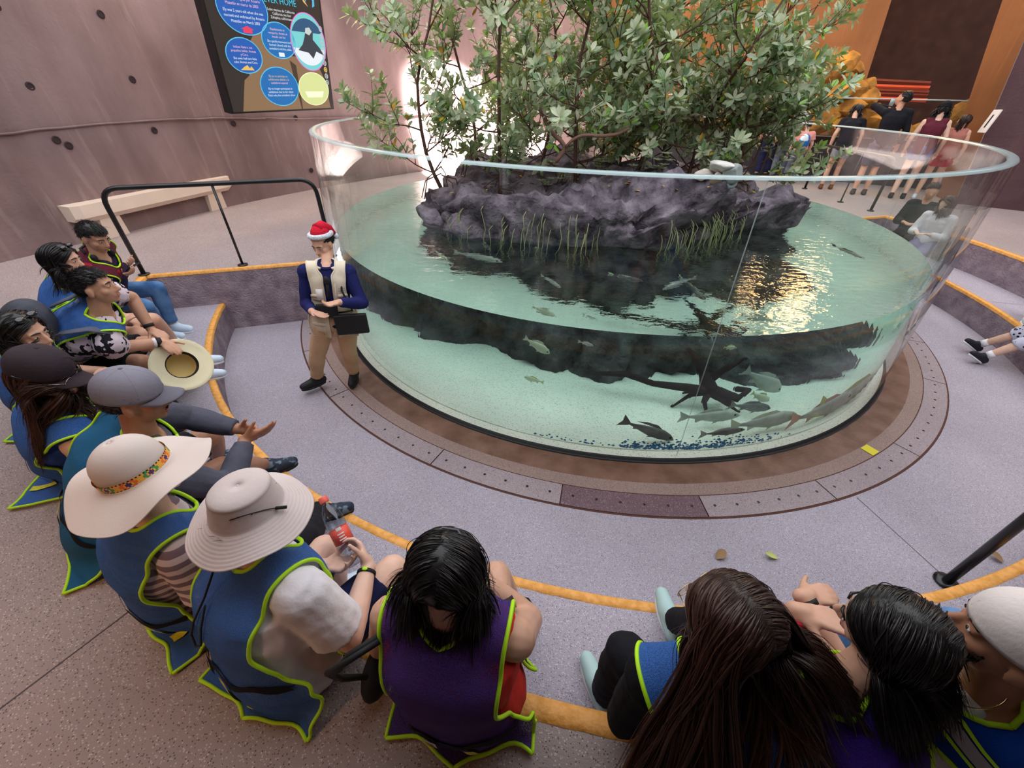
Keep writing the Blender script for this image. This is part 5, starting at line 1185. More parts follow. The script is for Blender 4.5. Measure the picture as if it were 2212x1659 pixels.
b = MB()
for z_, h_, w_ in ((.012, .010, .020), (-.004, .004, .026), (-.013, .004, .022), (-.022, .004, .027), (-.030, .003, .016)):
    b.grid([[bc + bu * ((z_ + y_) * 1.25 + .035) + (vd * math.cos(x_ / .037) + vs2 * math.sin(x_ / .037)) * .0376 for x_ in (-w_ / 2, -w_ / 4, 0, w_ / 4, w_ / 2)] for y_ in (-h_ / 2, h_ / 2)])
b.obj('label_print', M_white, lb_)
# --- black-haired woman with the claw clip and red top
p = seated(-104.2, 966, 1232, 1.47, r=5.67, az=80, haz=82, hel=-14, vox=.006, skin='mid', wid=1.1, label='person with shoulder-length black hair in sleeveless red top and purplish mesh vest, back turned')
P9 = p; feet(p, -104.0, 5.36, .07); p.knee(1, at(1072, 1245, .87), pol(5.3, -103, Z1 + .085)); p.knee(0, at(935, 1240, .87), pol(5.3, -105, Z1 + .085))
p.setarm(1, at(1030, 1245, 1.18), pole=V((.9, -.2, -.9)), d=V((-.5, .6, .5)), n=V((-.2, .9, 0)), curl=.5); p.setarm(0, at(915, 1240, 1.02), pole=V((-.25, .2, -1)), curl=.4)
p.build(); M_red = cloth('red_top', (206, 52, 44)); p.shirt(M_red, 0, .014, name='top'); p.pants(M_blackp, .55, name='shorts'); p.shoes(M_bshoe)
p.vest(vest_mat('violet', (74, 50, 120), .32), floor=Z2, hem=-.16, tag_=-.075, stripes=((-.13, .02), (.06, .03)), seed=2)
p.hair(.43, 460, 14, wave=.006, part=.02, seed=3, back=.15, drape=.3, spread=.15)
b = MB(); b.tube([p.hl(-.05, .0, .098), p.hl(-.02, .03, .112), p.hl(.02, .03, .112), p.hl(.05, .0, .098)], .004, 6); b.tube([p.hl(-.05, -.01, .10), p.hl(0, -.01, .118), p.hl(.05, -.01, .10)], .003, 6); b.obj('hair_clip', mat('clip_grey', lin((90, 86, 96)), .3), p.o)
hb = empty('handbag', p.tl(-.22, .02, .2)); tag(hb, 'black handbag with long looped handles hanging beside the black-haired woman', 'handbag')
for o_ in (0, .018): b = MB(); b.tube([p.tl(-.17, -.07 - o_, p.TL - .01), p.tl(-.24, -.13 - o_, p.TL - .02), p.tl(-.31 - o_, -.15, p.TL - .12), p.tl(-.34 - o_, -.12, p.TL - .25), p.tl(-.31, -.06, p.TL - .38)], .009, 8); b.obj('handle', M_cord, hb)
b = MB(); b.ell(p.tl(-.31, -.02, .02), (.045, .10, .085), Matrix((p.sx, p.fy, p.z)).transposed(), 18, 12); b.obj('bag_body', M_cord, hb)
b = MB(); X = Matrix.Translation(at(1083, 1292, 1.12)) @ Matrix.Rotation(.3, 4, 'Z') @ Matrix.Rotation(1.0, 4, 'X'); b.box((-.036, -.006, -.06), (.036, .006, .06), X); tag(b.obj('phone', mat('phone_body', (.02, .02, .025), .3), smooth=False), 'dark phone held up at the right shoulder of the black-haired woman in red', 'phone')
# --- woman with very long brown hair
p = seated(-95.3, 1568, 1335, 1.46, r=5.72, az=86, haz=118, hel=-6, vox=.007, skin='mid', label='person with very long dark brown hair and thin gold glasses, back turned')
P10 = p; p.knee(0, at(1352, 1410, .90), at(1305, 1500, Z1 + .09), toe=V((-.3, 1, 0))); p.setleg(1, pol(5.12, -95.0, Z1 + .085), toe=V((0, 1, 0)))
p.setarm(0, at(1475, 1440, 1.0)); p.setarm(1, at(1640, 1400, 1.0))
p.build(); p.shirt(cloth('black_tee', (20, 20, 24)), 1.9, .014); p.pants(M_blackp, 2); p.shoes(mat('shoe_mint', lin((178, 206, 204)), .6), M_sole)
p.vest(floor=Z2, hem=-.13, seed=3, wide=1.1); p.hair(.66, 800, 13, m=M_hairb, wave=.012, part=.0, seed=5, back=.2, under=.007, fan=1.2, drape=.5, drift=V((.10, -.1, 0)), spread=.45)
glasses(p, m=M_gold, lens=M_glass2)
# --- dark-haired woman leaning on the man in the white cap
p = seated(-92.6, 1925, 1368, 1.45, nkoff=V((-.10, -.01, -.02)), r=5.72, az=92, haz=128, hel=-12, hroll=-14, wid=.93, vox=.007, skin='mid', label='person with straight black hair and red sleeves, chin resting on one hand')
P11 = p; feet(p, -92, 5.2, .1)
p.setarm(0, at(1722, 1318, 1.20), pole=V((-.5, -.6, -1)), d=(at(1795, 1338, 1.22) - at(1722, 1318, 1.20)).normalized(), n=V((.2, -.1, -1)), curl=.28); p.setarm(1, at(1735, 1288, 1.12), pole=V((.3, .3, -1)), d=V((1, .1, 0)), curl=.4)
p.build(); M_reds = cloth('red_sleeve', (196, 26, 50)); p.shirt(M_reds, [1.94, .4], .018); p.pants(M_blackp); p.shoes(M_bshoe); p.vest(vest_mat('purple', (70, 40, 150), .12), floor=Z2, hem=-.16, seed=11)
p.hair(.42, 480, 14, wave=.004, part=.02, drift=V((.22, -.3, 0)), seed=21, back=.12, drape=.35, spread=.12)
S, E, Wq = p.arm[1]; c_ = E.lerp(Wq, .80); dd = (Wq - E).normalized()
for o_, m in ((0, M_reds), (.03, M_cord)): b = MB(); b.tube([c_ + dd * (o_ - .009), c_ + dd * (o_ + .009)], .034, 14); b.obj('wristband', m, p.o)
# --- man in the white cap at the right edge
p = seated(-85.2, 2192, 1392, 1.48, r=5.74, az=96, haz=140, hel=4, wid=1.15, k=1.03, vox=.006, skin='deep', label='person in a white baseball cap with short dark beard and gold chain')
P12 = p; feet(p, -86.6, 5.2, .14); p.setarm(0, at(2000, 1500, .98)); p.setarm(1, pol(5.45, -84.5, 1.0))
p.build(); p.shirt(M_white_t, .8, .02); p.pants(M_jean); p.shoes(M_bshoe, M_sole); p.vest(vest_mat('royal', (16, 72, 170), .0), floor=Z2, hem=-.14, seed=13, wide=.92)
for x0, wd_, m, nm in ((-.105, .030, mat('reflective_grey', lin((170, 164, 168)), .4), 'reflective_strip'), (-.082, .008, NEON, 'neon_strip'), (-.128, .008, NEON, 'neon_strip')):
    b = MB(); b.grid([[p.sv(x0 + e_, p.tot * (.02 + .70 * t / 40), .009) for e_ in (-wd_ / 2, wd_ / 2)] for t in range(41)]); b.obj(nm, m, p.vo)
p.hair(.018, 260, 6, wave=.002, flow='back', seed=24, under=.006, hairline=.2, clump=.01, zmax=.1)
b = MB()
for i in range(420):
    rr_ = random.Random(i); a_ = rr_.uniform(-1.35, 1.35); z_ = rr_.uniform(-.105, -.055 if abs(a_) < 1.0 else -.02); x_ = .058 * math.sin(a_) * (1 + .18 * (z_ + .08) / .05); y_ = .028 + .058 * math.cos(a_)
    q_ = p.hl(x_, y_, z_); dv = (q_ - p.hl(0, .0, -.05)).normalized(); b.tube([q_ - dv * .006, q_ + dv * .006 + DN * .006], [.0016, .0006], 4)
b.obj('beard', M_hair, p.o)
M_capw = cloth('cap_white', (226, 216, 212), (236, 228, 224), vs=4); co_ = cap_hat(p, M_capw, tilt=-4, back=True)
cc = hatpt(p, (0, -.014, .045), -4, 0, -.072, -.040, .045); nn = (cc - p.hl(0, -.01, .03)).normalized(); e1 = nn.cross(UPV).normalized(); e2 = e1.cross(nn)
for r_, m, nm, o_ in ((.024, mat('badge_teal', lin((120, 186, 190)), .5), 'round_badge', .012), (.021, mat('badge_pale', lin((222, 200, 206)), .5), 'badge_face', .0135), (.009, mat('badge_red', lin((200, 110, 120)), .5), 'badge_mark', .015)): b = MB(); b.add([cc + nn * o_ + e1 * r_ * math.cos(t * PI / 12) + e2 * r_ * math.sin(t * PI / 12) for t in range(24)], [tuple(range(24))]); b.obj(nm, m, co_)
b = MB(); ck = []
for t in range(33): a_ = 2 * PI * t / 32; ck.append(p.neck + p.sx * .070 * math.cos(a_) + p.fy * (.068 * math.sin(a_) + .012) + p.z * (.030 - .022 * math.sin(a_)))
b.tube(ck, .0022, 5, cap=False); b.obj('gold_chain', M_gold, p.o)
# ================================================================ THE GUIDE
p = P(at(722, 690, .86), at(705, 574, 1.325), -72, head=at(697, 527, 1.455), haz=-106, hel=-14, hroll=0, k=.94, wid=.95, vox=.007, skin='mid', label='person in a red and white santa hat, cream vest and khaki trousers beside the tank')
G_ = p; p.leg[0] = None
p.setleg(1, at(688, 838, .0) + V((0, 0, .082)), toe=V((-.75, -.65, 0)), pole=V((-.3, -1, .1))); p.setleg(0, at(768, 822, .0) + V((0, 0, .082)), toe=V((.1, -1, 0)), pole=V((.2, -1, .1)))
p.setarm(1, p.tl(.13, .22, .17), pole=V((-.5, .3, -1)), d=(-p.sx * .8 + p.fy * .55 - p.z * .1), n=V((0, 0, 1)), curl=.12); p.setarm(0, p.tl(-.07, .23, .25), pole=V((.6, .3, -1)), d=(p.sx * .75 + p.fy * .5), n=V((.1, -.1, 1)), curl=.42)
p.build(); p.shirt(cloth('navy_shirt', (26, 28, 74), (34, 40, 100), vs=4), 1.92, .012, lo=-.22, hi=1.0); p.pants(cloth('khaki', (196, 160, 122), (212, 178, 142), vs=5, bump=.3), 2, .018); p.shoes(M_bshoe, M_cord)
p.hair(.05, 380, 8, wave=.003, flow='back', seed=31, under=.004, zmax=.3, sc=.97)
# sleeveless cream vest, open in front
M_cream = cloth('cream_vest', (206, 190, 164), (226, 214, 192), vs=5, bump=.3)
p.vest(M_cream, hem=-.10, hemf=-.12, wide=.90, openf=.035, pip=M_cream, band=False, name='field_vest', seed=30); vo = p.vo
md = vo.modifiers.new('t', 'SOLIDIFY'); md.thickness = .005; md.offset = 0
for x_, z_, w_, h_ in ((.10, -.02, .085, .10), (-.10, -.02, .085, .10), (.095, .24, .06, .06), (-.095, .24, .06, .06)):
    sg_ = 1 if x_ > 0 else -1; b = MB(); qq = p.tot - (z_ + .12)
    b.grid([[p.sv(x_ + w_ * (i / 4 - .5), qq + h_ * (j / 4 - .5), .014 if 0 < i < 4 and 0 < j < 4 else .004) for i in range(5)] for j in range(5)])
    o = b.obj('pocket', M_cream, vo); md = o.modifiers.new('t', 'SOLIDIFY'); md.thickness = .003
    b = MB(); b.grid([[p.sv(x_ + (w_ + .006) * (i / 4 - .5), qq - h_ * .5 + .024 * (j / 2), .019) for i in range(5)] for j in range(3)]); o = b.obj('pocket_flap', M_cream, vo); md = o.modifiers.new('t', 'SOLIDIFY'); md.thickness = .003
b = MB(); b.tube([p.neck + p.sx * .080 * math.cos(a_) + p.fy * .070 * math.sin(a_) + p.z * (.014 - .022 * math.sin(a_)) for a_ in [R(120 + 300 * t / 16) for t in range(17)]], .017, 8, flat=.6); b.obj('collar', M_cream, vo)
b = MB(); b.tube([p.tl(-.06, .07, p.TL), p.tl(-.05, .13, .30), p.tl(-.05, .14, .22)], .003, 5); X = Matrix.Translation(p.tl(.065, .142, .28)) @ Matrix((p.sx, p.fy, p.z)).transposed().to_4x4(); b.box((-.025, 0, -.045), (.025, .004, .045), X); b.obj('name_badge', M_white, p.o)
for k_, s_ in enumerate(('ACUARIO', 'MAZATLÁN')):
    cu = bpy.data.curves.new('t', 'FONT'); cu.body = s_; cu.size = .012; cu.align_x = 'CENTER'; to = bpy.data.objects.new('t', cu); C.objects.link(to); me = evalmesh(to); bpy.data.objects.remove(to)
    ex_ = (-p.sx * .95 - p.fy * .30).normalized(); c_ = p.sv(-.095, p.tot - (.315 - .018 * k_ + .12), .010)
    for v in me.vertices: v.co = c_ + ex_ * v.co.x + p.z * v.co.y
    link('chest_lettering', me, M_bshoe, vo)
b = MB(); b.tube([p.neck + p.sx * .066 * math.cos(2 * PI * t / 16) + p.fy * .058 * math.sin(2 * PI * t / 16) + p.z * (.012 - .02 * math.sin(2 * PI * t / 16)) for t in range(17)], .014, 8, cap=False); b.obj('shirt_collar', MATS['cloth_navy_shirt'], p.o)
b = MB(); b.tube([p.hl(.04, .0, -.12), p.hl(.03, .07, -.10), p.tl(.0, .15, p.TL - .10), p.tl(.0, .155, p.TL - .2)], .013, 8); b.ell(p.tl(0, .15, p.TL - .07), (.024, .02, .034), None, 12, 8); b.obj('microphone', M_cord, p.o)
b = MB(); X = Matrix.Translation(p.tl(.03, .135, .14)) @ Matrix((p.sx, p.fy, p.z)).transposed().to_4x4(); b.box((-.08, -.02, -.05), (.08, .025, .05), X); b.obj('waist_pouch', M_cord, p.o, smooth=False)
bc2 = at(760, 700, .84) + (V((0, 0, CZ)) - at(760, 700, .84)).normalized() * .08; bg_ = empty('shoulder_bag', bc2); tag(bg_, 'flat black rectangular bag hanging at the hip of the guide in the santa hat', 'bag')
ex_ = (at(790, 700, .86) - at(728, 705, .86)).normalized(); b = MB(); Q_ = Matrix((ex_, UPV.cross(ex_), UPV)).transposed().to_4x4(); b.box((-.13, -.02, -.09), (.13, .02, .09), Matrix.Translation(bc2) @ Q_); o = b.obj('bag_body', mat('bag_black', (.012, .013, .014), .6), bg_, smooth=False); md = o.modifiers.new('b', 'BEVEL'); md.width = .012; md.segments = 3
b = MB(); b.tube([bc2 + ex_ * -.12 + UPV * .11, p.tl(-.16, .1, .12), p.tl(-.10, .12, .3), p.tl(-.09, 0, p.TL + .01)], .008, 6); b.obj('strap', M_cord, bg_)
# santa hat
M_santa = mat('santa_red', lin((214, 32, 56)), .9, .2, bump=.5, bscale=120); M_fluff = mat('santa_white', lin((232, 236, 244)), .95, .1, bump=1., bscale=90)
pr = [(.004, .075), (.03, .072), (.055, .058), (.074, .034), (.084, .0)]
ht = revolve(p, 'santa_hat', pr, M_santa, c=(0, -.022, .082), tilt=12, ex=.86, n=40)
b = MB(); b.tube([hatpt(p, (0, -.022, .078), 12, 0, .080 * math.cos(a), .094 * math.sin(a), 0) for a in [2 * PI * j / 30 for j in range(31)]], .019, 10, cap=False); b.obj('white_trim', M_fluff, ht)
b = MB(); b.tube([p.hl(0, -.02, .115), p.hl(-.01, -.07, .125), p.hl(-.03, -.115, .085), p.hl(-.045, -.13, .03)], [.055, .045, .030, .018], 12); b.obj('hat_tail', M_santa, ht)
b = MB(); b.ell(p.hl(-.05, -.132, .005), (.024, .024, .024), None, 14, 10); b.obj('pompom', M_fluff, ht)

# ================================================================ VISITORS BEHIND THE TANK
def stander(u, v, topv, az, haz, skin, label, hairlen, top_m, bot_m, sl=.6, bot='trousers', bfr=2., lean=0., arms=None, shoes=None, cap=None, hm=None, stance=.1, dx=0, wid=1., group=None, hel=0):
    base = at(u, v, Z2); d = ray(u, topv); dist = base.xy.length; t = dist / math.hypot(d.x, d.y); ztop = CZ + d.z * t; Hh = ztop - Z2; k = Hh / 1.70
    f = aim(az); pel = base + V((0, 0, .90 * k)) + f * lean * -.08; nk = base + V((0, 0, 1.42 * k)) + f * lean * .25; hd = nk + V((0, 0, .155 * k)) + f * (.03 + lean * .1)
    q = P(pel, nk, az, head=hd, haz=haz, hel=hel, k=k, wid=wid, vox=.014, skin=skin, label=label, group=group)
    for i in (0, 1): g = -1 if i == 0 else 1; q.setleg(i, base + q.hx * g * stance + V((0, 0, .08 * k)) + f * (.05 * g), pole=f)
    arms = arms or [None, None]
    for i in (0, 1):
        g = -1 if i == 0 else 1; a_ = arms[i] if arms[i] is not None else (.26 * g, .10, -.02); q.setarm(i, q.pel + q.sx * a_[0] * k + q.f * a_[1] * k + V((0, 0, a_[2] * k)), pole=-f + q.sx * g * .5 - UPV * .2)
    q.build(); q.shirt(top_m, sl, .014, lo=-.16); q.pants(bot_m, bfr, .014, name=bot); q.shoes(shoes or M_bshoe)
    if hairlen: q.hair(hairlen, 150, 5, m=hm or M_hair, under=.011, wd=.003, seed=int(u), back=.3, flow='down' if hairlen > .1 else 'back', zmax=.3 if cap else 9)
    if cap: cap_hat(q, cap, seam=False)
    return q
M_blackt = cloth('black_shirt', (24, 24, 30)); M_greys = cloth('grey_shorts', (150, 150, 158))
stander(1640, 384, 197, 60, 30, 'tan', 'child in a striped tee partly behind the bush, leftmost of the back visitors', .05, ms, M_navy, dx=0)
stander(1672, 391, 207, 70, 140, 'mid', 'child with short hair in a grey and white shirt beside the striped tee', .04, cloth('camo_shirt', (150, 156, 150), (210, 206, 200), vs=7), cloth('grey_trousers', (96, 100, 116)))
q = stander(1700, 397, 258, 75, 60, 'light', 'small child in a pink shirt with a blue and white backpack', .05, cloth('pink_shirt', (226, 150, 140)), cloth('grey_trousers', (96, 100, 116)), cap=cloth('cap_olive', (112, 96, 78)))
bk_ = empty('backpack', q.tl(0, -.16, .2)); tag(bk_, 'small blue and white backpack on the child in the pink shirt', 'backpack')
b = MB(); b.ell(q.tl(-.03, -.17, .2), (.12, .08, .16), None, 20, 14); b.obj('bag_body', mat('bag_blue', lin((24, 110, 180)), .5, col2=lin((226, 236, 240)), vscale=4, thr=(.52, .56)), bk_)
stander(1782, 408, 222, 62, 40, 'mid', 'person in black tee and grey shorts with long dark hair at the back exhibit', .42, M_blackt, M_greys, bot='shorts', bfr=.5, lean=.7, shoes=cloth('brown_shoe', (120, 76, 54)), hel=-20)
q = stander(1852, 420, 193, 58, 120, 'tan', 'person in a black long-sleeve tee raising a clear cup to his mouth', .05, M_blackt, cloth('grey_shorts2', (84, 84, 98)), 1.9, bot='shorts', bfr=.9, arms=[(-.12, .22, .52), None], hel=15)
cp = empty('plastic_cup', q.arm[0][2] + V((0, 0, .06))); tag(cp, 'clear plastic cup raised by the man in black at the back', 'cup'); b = MB(); cq = q.arm[0][2] + q.f * .05 + V((0, 0, .05)); b.tube([cq, cq + (q.hf * -.02 + V((0, 0, .12)))], [.035, .048], 16); b.obj('cup_body', M_rimglass, cp)
stander(1935, 428, 217, 52, 60, 'light', 'person in a black cap and maroon tank top with bare shoulders', .38, cloth('maroon_top', (92, 34, 48)), cloth('blue_shorts', (70, 80, 140)), 0, bot='shorts', bfr=.35, cap=cloth('cap_black', (22, 22, 26)))
stander(1985, 430, 242, 50, 110, 'mid', 'person with wavy brown hair and bare shoulders, rightmost of the back visitors', .34, cloth('rose_top', (170, 108, 96)), cloth('red_shorts', (168, 44, 60)), 0, bot='shorts', bfr=.4, hm=M_hairb, shoes=M_wshoe)
# two youngsters on the upper edge behind the tank, right
def sitter(pel, az, hz_az, skin, label, hairlen, topm, botm, sl, k=.9, feet_=None, shoes=None, hm=None, hel=-10, bfr=2., sole=None):
    f = aim(az); nk = pel + V((0, 0, .46 * k)) + f * .06; q = P(pel, nk, az, head=nk + V((0, 0, .17 * k)) + f * .04, haz=hz_az, hel=hel, k=k, vox=.013, skin=skin, label=label)
    for i in (0, 1):
        g = -1 if i == 0 else 1; q.setleg(i, feet_[i] if feet_ else pel + f * .5 + q.hx * g * .1 + V((0, 0, -.40)), toe=f + V((0, 0, .0))); q.setarm(i, pel + f * .26 + q.hx * g * .08 + V((0, 0, .14)))
    q.build(); q.shirt(topm, sl, .014); q.pants(botm, bfr); q.shoes(shoes or M_bshoe, sole)
    if hairlen: q.hair(hairlen, 150, 5, m=hm or M_hair, under=.011, wd=.003, seed=5, back=.3, flow='down' if hairlen > .1 else 'back')
    return q
sitter(at(1968, 498, .86), 215, 235, 'tan', 'youngster in a black jacket seated behind the right side of the tank', .05, cloth('black_jacket', (34, 36, 42)), M_blackp, 1.9, k=.88)
sitter(at(2002, 522, .86), 205, 185, 'light', 'child in a white long-sleeve top with long brown hair, seated beside the black jacket', .34, M_white_t, cloth('lilac_trousers', (150, 140, 176)), 1.9, k=.80, hm=M_hairb)
# people whose legs reach into the picture at the right
fa, fb = at(2108, 772, .085), at(2096, 748, .085)
md_ = mat('polka_dress', lin((206, 204, 224)), .85, .2); nt = md_.node_tree; vv = nt.nodes.new('ShaderNodeTexVoronoi'); vv.inputs['Scale'].default_value = 24; tcn = nt.nodes.new('ShaderNodeTexCoord'); nt.links.new(tcn.outputs['Object'], vv.inputs[0]); rp = nt.nodes.new('ShaderNodeValToRGB'); rp.color_ramp.interpolation = 'CONSTANT'; rp.color_ramp.elements[0].color = (.01, .01, .015, 1); rp.color_ramp.elements[1].position = .32; rp.color_ramp.elements[1].color = (*lin((206, 204, 224)), 1); nt.links.new(vv.outputs['Distance'], rp.inputs[0]); nt.links.new(rp.outputs[0], nt.nodes['Principled BSDF'].inputs['Base Color'])
pq = at(2350, 742, .46); f = (fa - pq); az_ = math.degrees(math.atan2(f.y, f.x))
q = P(pq, pq + V((0, 0, .44)) - aim(az_) * .03, az_, haz=az_ - 20, k=.9, vox=.012, skin='light', label='person in a white polka-dot dress stretching out legs in black sneakers at the right edge')
k1 = fa.lerp(pq, .5) + V((0, 0, .16)); k2 = fb.lerp(pq, .5) + V((0, 0, .20)); q.knee(0, k1, fa + V((.10, .0, .02)), toe=V((-1, .1, .55))); q.knee(1, k2, fb + V((.10, 0, .03)), toe=V((-1, .2, .6)))
q.setarm(0, pq + V((.1, -.3, .02))); q.setarm(1, pq + V((.1, .3, .02)))
q.build(); q.shirt(md_, .5, .014, name='dress'); q.pants(md_, 1.35, .03, name='dress_skirt', amp=.015); q.shoes(mat('sneaker_black', lin((30, 30, 40)), .7), M_sole); q.hair(.3, 120, 5, under=.011, wd=.003)
for i in (0, 1): H_, K, A, T = q.leg[i]; b = MB(); b.tube([A.lerp(K, .02), A.lerp(K, .16)], [.041, .043], 14); b.obj('white_sock', M_white_t, q.o)
pq = at(2300, 640, .87); f = at(2175, 655, Z1) - pq; az_ = math.degrees(math.atan2(f.y, f.x)); s1, s2 = at(2192, 652, Z1 + .09), at(2208, 690, Z1 + .09)
sitter(pq, az_, az_ + 20, 'mid', 'person in black trousers and white sneakers seated at the right edge', .05, M_blackt, M_blackp, 1.9, k=1., feet_=[s2 + V((.12, 0, 0)), s1 + V((.12, 0, 0))], shoes=M_wshoe, sole=M_sole)
# ================================================================ PLANTS, FISH, ROCK DETAILS
M_bark = mat('mangrove_bark', lin((96, 70, 62)), .85, .2, var=.2, vscale=12, bump=.5, bscale=60)
M_leafs = []
for nm, c1, c2 in (('leaf_grey_green', (138, 158, 130), (188, 198, 168)), ('leaf_pale', (168, 180, 146), (208, 210, 182)), ('leaf_deep', (90, 124, 92), (136, 166, 120))):
    m = mat(nm, lin(c1), .45, .5, col2=lin(c2), vscale=3.2, thr=(.4, .6)); nt = m.node_tree; b_ = nt.nodes['Principled BSDF']; tr = nt.nodes.new('ShaderNodeBsdfTranslucent'); tr.inputs[0].default_value = (*lin((170, 190, 90)), 1); mx = nt.nodes.new('ShaderNodeMixShader'); mx.inputs[0].default_value = .22; ou = nt.nodes['Material Output']; nt.links.new(b_.outputs[0], mx.inputs[1]); nt.links.new(tr.outputs[0], mx.inputs[2]); nt.links.new(mx.outputs[0], ou.inputs[0]); M_leafs.append(m)
M_lime = mat('leaf_young', lin((140, 190, 70)), .4, .4); M_yel = mat('leaf_yellow', lin((224, 176, 60)), .6)
def leaf(b, c, d, up, L, Wd, mi):
    d = d.normalized(); s_ = d.cross(up); s_ = s_.normalized() if s_.length > 1e-4 else d.orthogonal().normalized(); n_ = s_.cross(d)
    vs = []
    for t, wf in ((.0, .10), (.35, .85), (.70, 1.), (1., .10)):
        q = c + d * L * t - n_ * .12 * L * t * t; vs += [q - s_ * Wd * wf + n_ * .16 * Wd, q, q + s_ * Wd * wf + n_ * .16 * Wd]
    b.add(vs, [(0, 1, 4, 3), (1, 2, 5, 4), (3, 4, 7, 6), (4, 5, 8, 7), (6, 7, 10, 9), (7, 8, 11, 10)], mi)
def mangrove(x, y, h, lean, seed, label, nb=9, spread=1., lsize=1., roots=5, group='mangrove bushes on the rock island'):
    rng = random.Random(seed); base = on_rock(x, y) - V((0, 0, .05)); t = empty('mangrove_bush', base); tag(t, label, 'mangrove bush', group)
    wd = MB(); lf = MB(); pts = [base]; d = V((lean[0], lean[1], 1)).normalized(); p = base.copy(); n = 9
    for i in range(n):
        d = (d + V((rng.gauss(0, .13), rng.gauss(0, .13), .05))).normalized(); p = p + d * h / n; pts.append(p.copy())
    wd.tube(pts, [.022 * (1 - .75 * i / n) + .004 for i in range(n + 1)], 7)
    def whorl(c, ax, k):
        ax = ax.normalized(); u = ax.orthogonal().normalized(); v = ax.cross(u)
        for j in range(k):
            a = 2.4 * j + rng.random(); el = rng.uniform(.15, .9); dd = (u * math.cos(a) + v * math.sin(a)) * math.cos(el) + ax * math.sin(el) + V((0, 0, .12))
            r_ = rng.random(); mi = 3 if r_ < .04 else 4 if r_ < .055 else (0 if r_ < .45 else 1 if r_ < .78 else 2)
            L = rng.uniform(.085, .125) * lsize; leaf(lf, c - ax * .02 * j / k, dd, ax + V((0, 0, .6)), L, L * rng.uniform(.20, .27), mi)
    def twig(p0, d0, L, r, lev):
        q = [p0]; d_ = d0.normalized(); m = 6; p_ = p0.copy()
        for i in range(m):
            d_ = (d_ + V((rng.gauss(0, .16), rng.gauss(0, .16), rng.gauss(.06, .10)))).normalized(); p_ = p_ + d_ * L / m; q.append(p_.copy())
        wd.tube(q, [r * (1 - .7 * i / m) for i in range(m + 1)], 5, cap=False)
        if lev == 0:
            whorl(q[-1], d_, rng.randint(6, 9))
            for i in (1, 2, 3, 4, 5): 
                if rng.random() < .85: whorl(q[i], (q[i + 1] - q[i] if i < m else d_), rng.randint(2, 4))
        else:
            for j in range(6 if lev == 1 else 3):
                i = rng.randint(2, m); dd = (d_ + V((rng.gauss(0, .75), rng.gauss(0, .75), rng.gauss(.15, .45)))).normalized(); twig(q[i], dd, L * rng.uniform(.45, .75), r * .6, lev - 1)
            twig(q[-1], d_, L * .5, r * .5, 0)
    for j in range(nb):
        i = min(n, 1 + int((n - 1) * ((j + .5 * rng.random()) / nb) ** 1.5)); a = j * 2.4 + rng.random(); dd = V((math.cos(a) * spread, math.sin(a) * spread, rng.uniform(.1, .7))).normalized()
        twig(pts[i], dd, rng.uniform(.55, .95), .010, 1)
    twig(pts[-1], d, h * .25, .008, 1)
    for j in range(roots):       # prop roots
        a = j * 2 * PI / max(roots, 1) + rng.random(); s0 = base + V((0, 0, rng.uniform(.12, .35))); e0 = base + V((math.cos(a) * .28, math.sin(a) * .28, -.06)); mdp = s0.lerp(e0, .5) + V((math.cos(a) * .07, math.sin(a) * .07, .06)); wd.tube([s0, mdp, e0], [.008, .007, .006], 5)
    wd.obj('branches', M_bark, t); fo = lf.obj('foliage', None, t, smooth=False, mats=M_leafs + [M_lime, M_yel]); fo['kind'] = 'stuff'
    return t
spots = [(-.95, 5.7, 2.3, (-.22, -.05), 'leftmost mangrove bush, leaning out over the water'), (-.55, 6.6, 2.5, (-.1, .1), 'mangrove bush behind the leftmost one'), (-.2, 5.6, 2.5, (.02, -.03), 'second mangrove bush from the left at the front of the island'),
         (.35, 6.5, 2.7, (-.05, .1), 'tall mangrove bush behind the second and third front ones'), (.75, 5.55, 2.5, (0, 0), 'third mangrove bush from the left at the front of the island'), (1.25, 6.6, 2.8, (.0, .1), 'tall mangrove bush in the back row, middle of the island'),
         (1.5, 5.6, 2.4, (.06, 0), 'mangrove bush at the front, right of the middle'), (2.1, 6.5, 2.6, (.05, .05), 'mangrove bush in the back row, right of the middle'), (2.2, 5.75, 2.1, (.10, .0), 'second mangrove bush from the right at the front'),
         (2.9, 6.5, 2.3, (.12, .05), 'rightmost tall mangrove bush in the back row'), (2.95, 6.0, 1.55, (.2, 0), 'rightmost front mangrove bush, low over the stacked stones'), (.1, 7.5, 2.9, (-.1, 0), 'mangrove bush at the far left back of the island'), (1.7, 7.6, 3.0, (.05, 0), 'mangrove bush at the far right back of the island')]
for i, (x, y, h, ln, lb) in enumerate(spots): mangrove(x, y, h * .92, ln, 40 + i, lb, nb=9 if i in (0, 1, 2, 3, 11) else 15)
bt = MB(); gp = [gz(u, v, 5.05) for u, v in ((1168, 235), (1182, 268), (1192, 288), (1210, 302), (1222, 318), (1212, 335), (1200, 350))]; bt.tube(bend(gp, .06, 4), .022, 8)
gp = [gz(u, v, 5.03) for u, v in ((1222, 318), (1238, 300), (1262, 291), (1300, 294), (1335, 290), (1360, 276))]; bt.tube(bend(gp, .06, 4), .016, 8)
par(bt.obj('gnarled_branch', mat('branch_brown', lin((128, 96, 82)), .8, bump=.4)), [o for o in bpy.data.objects if o.get('label', '').startswith('third mangrove bush')][0])
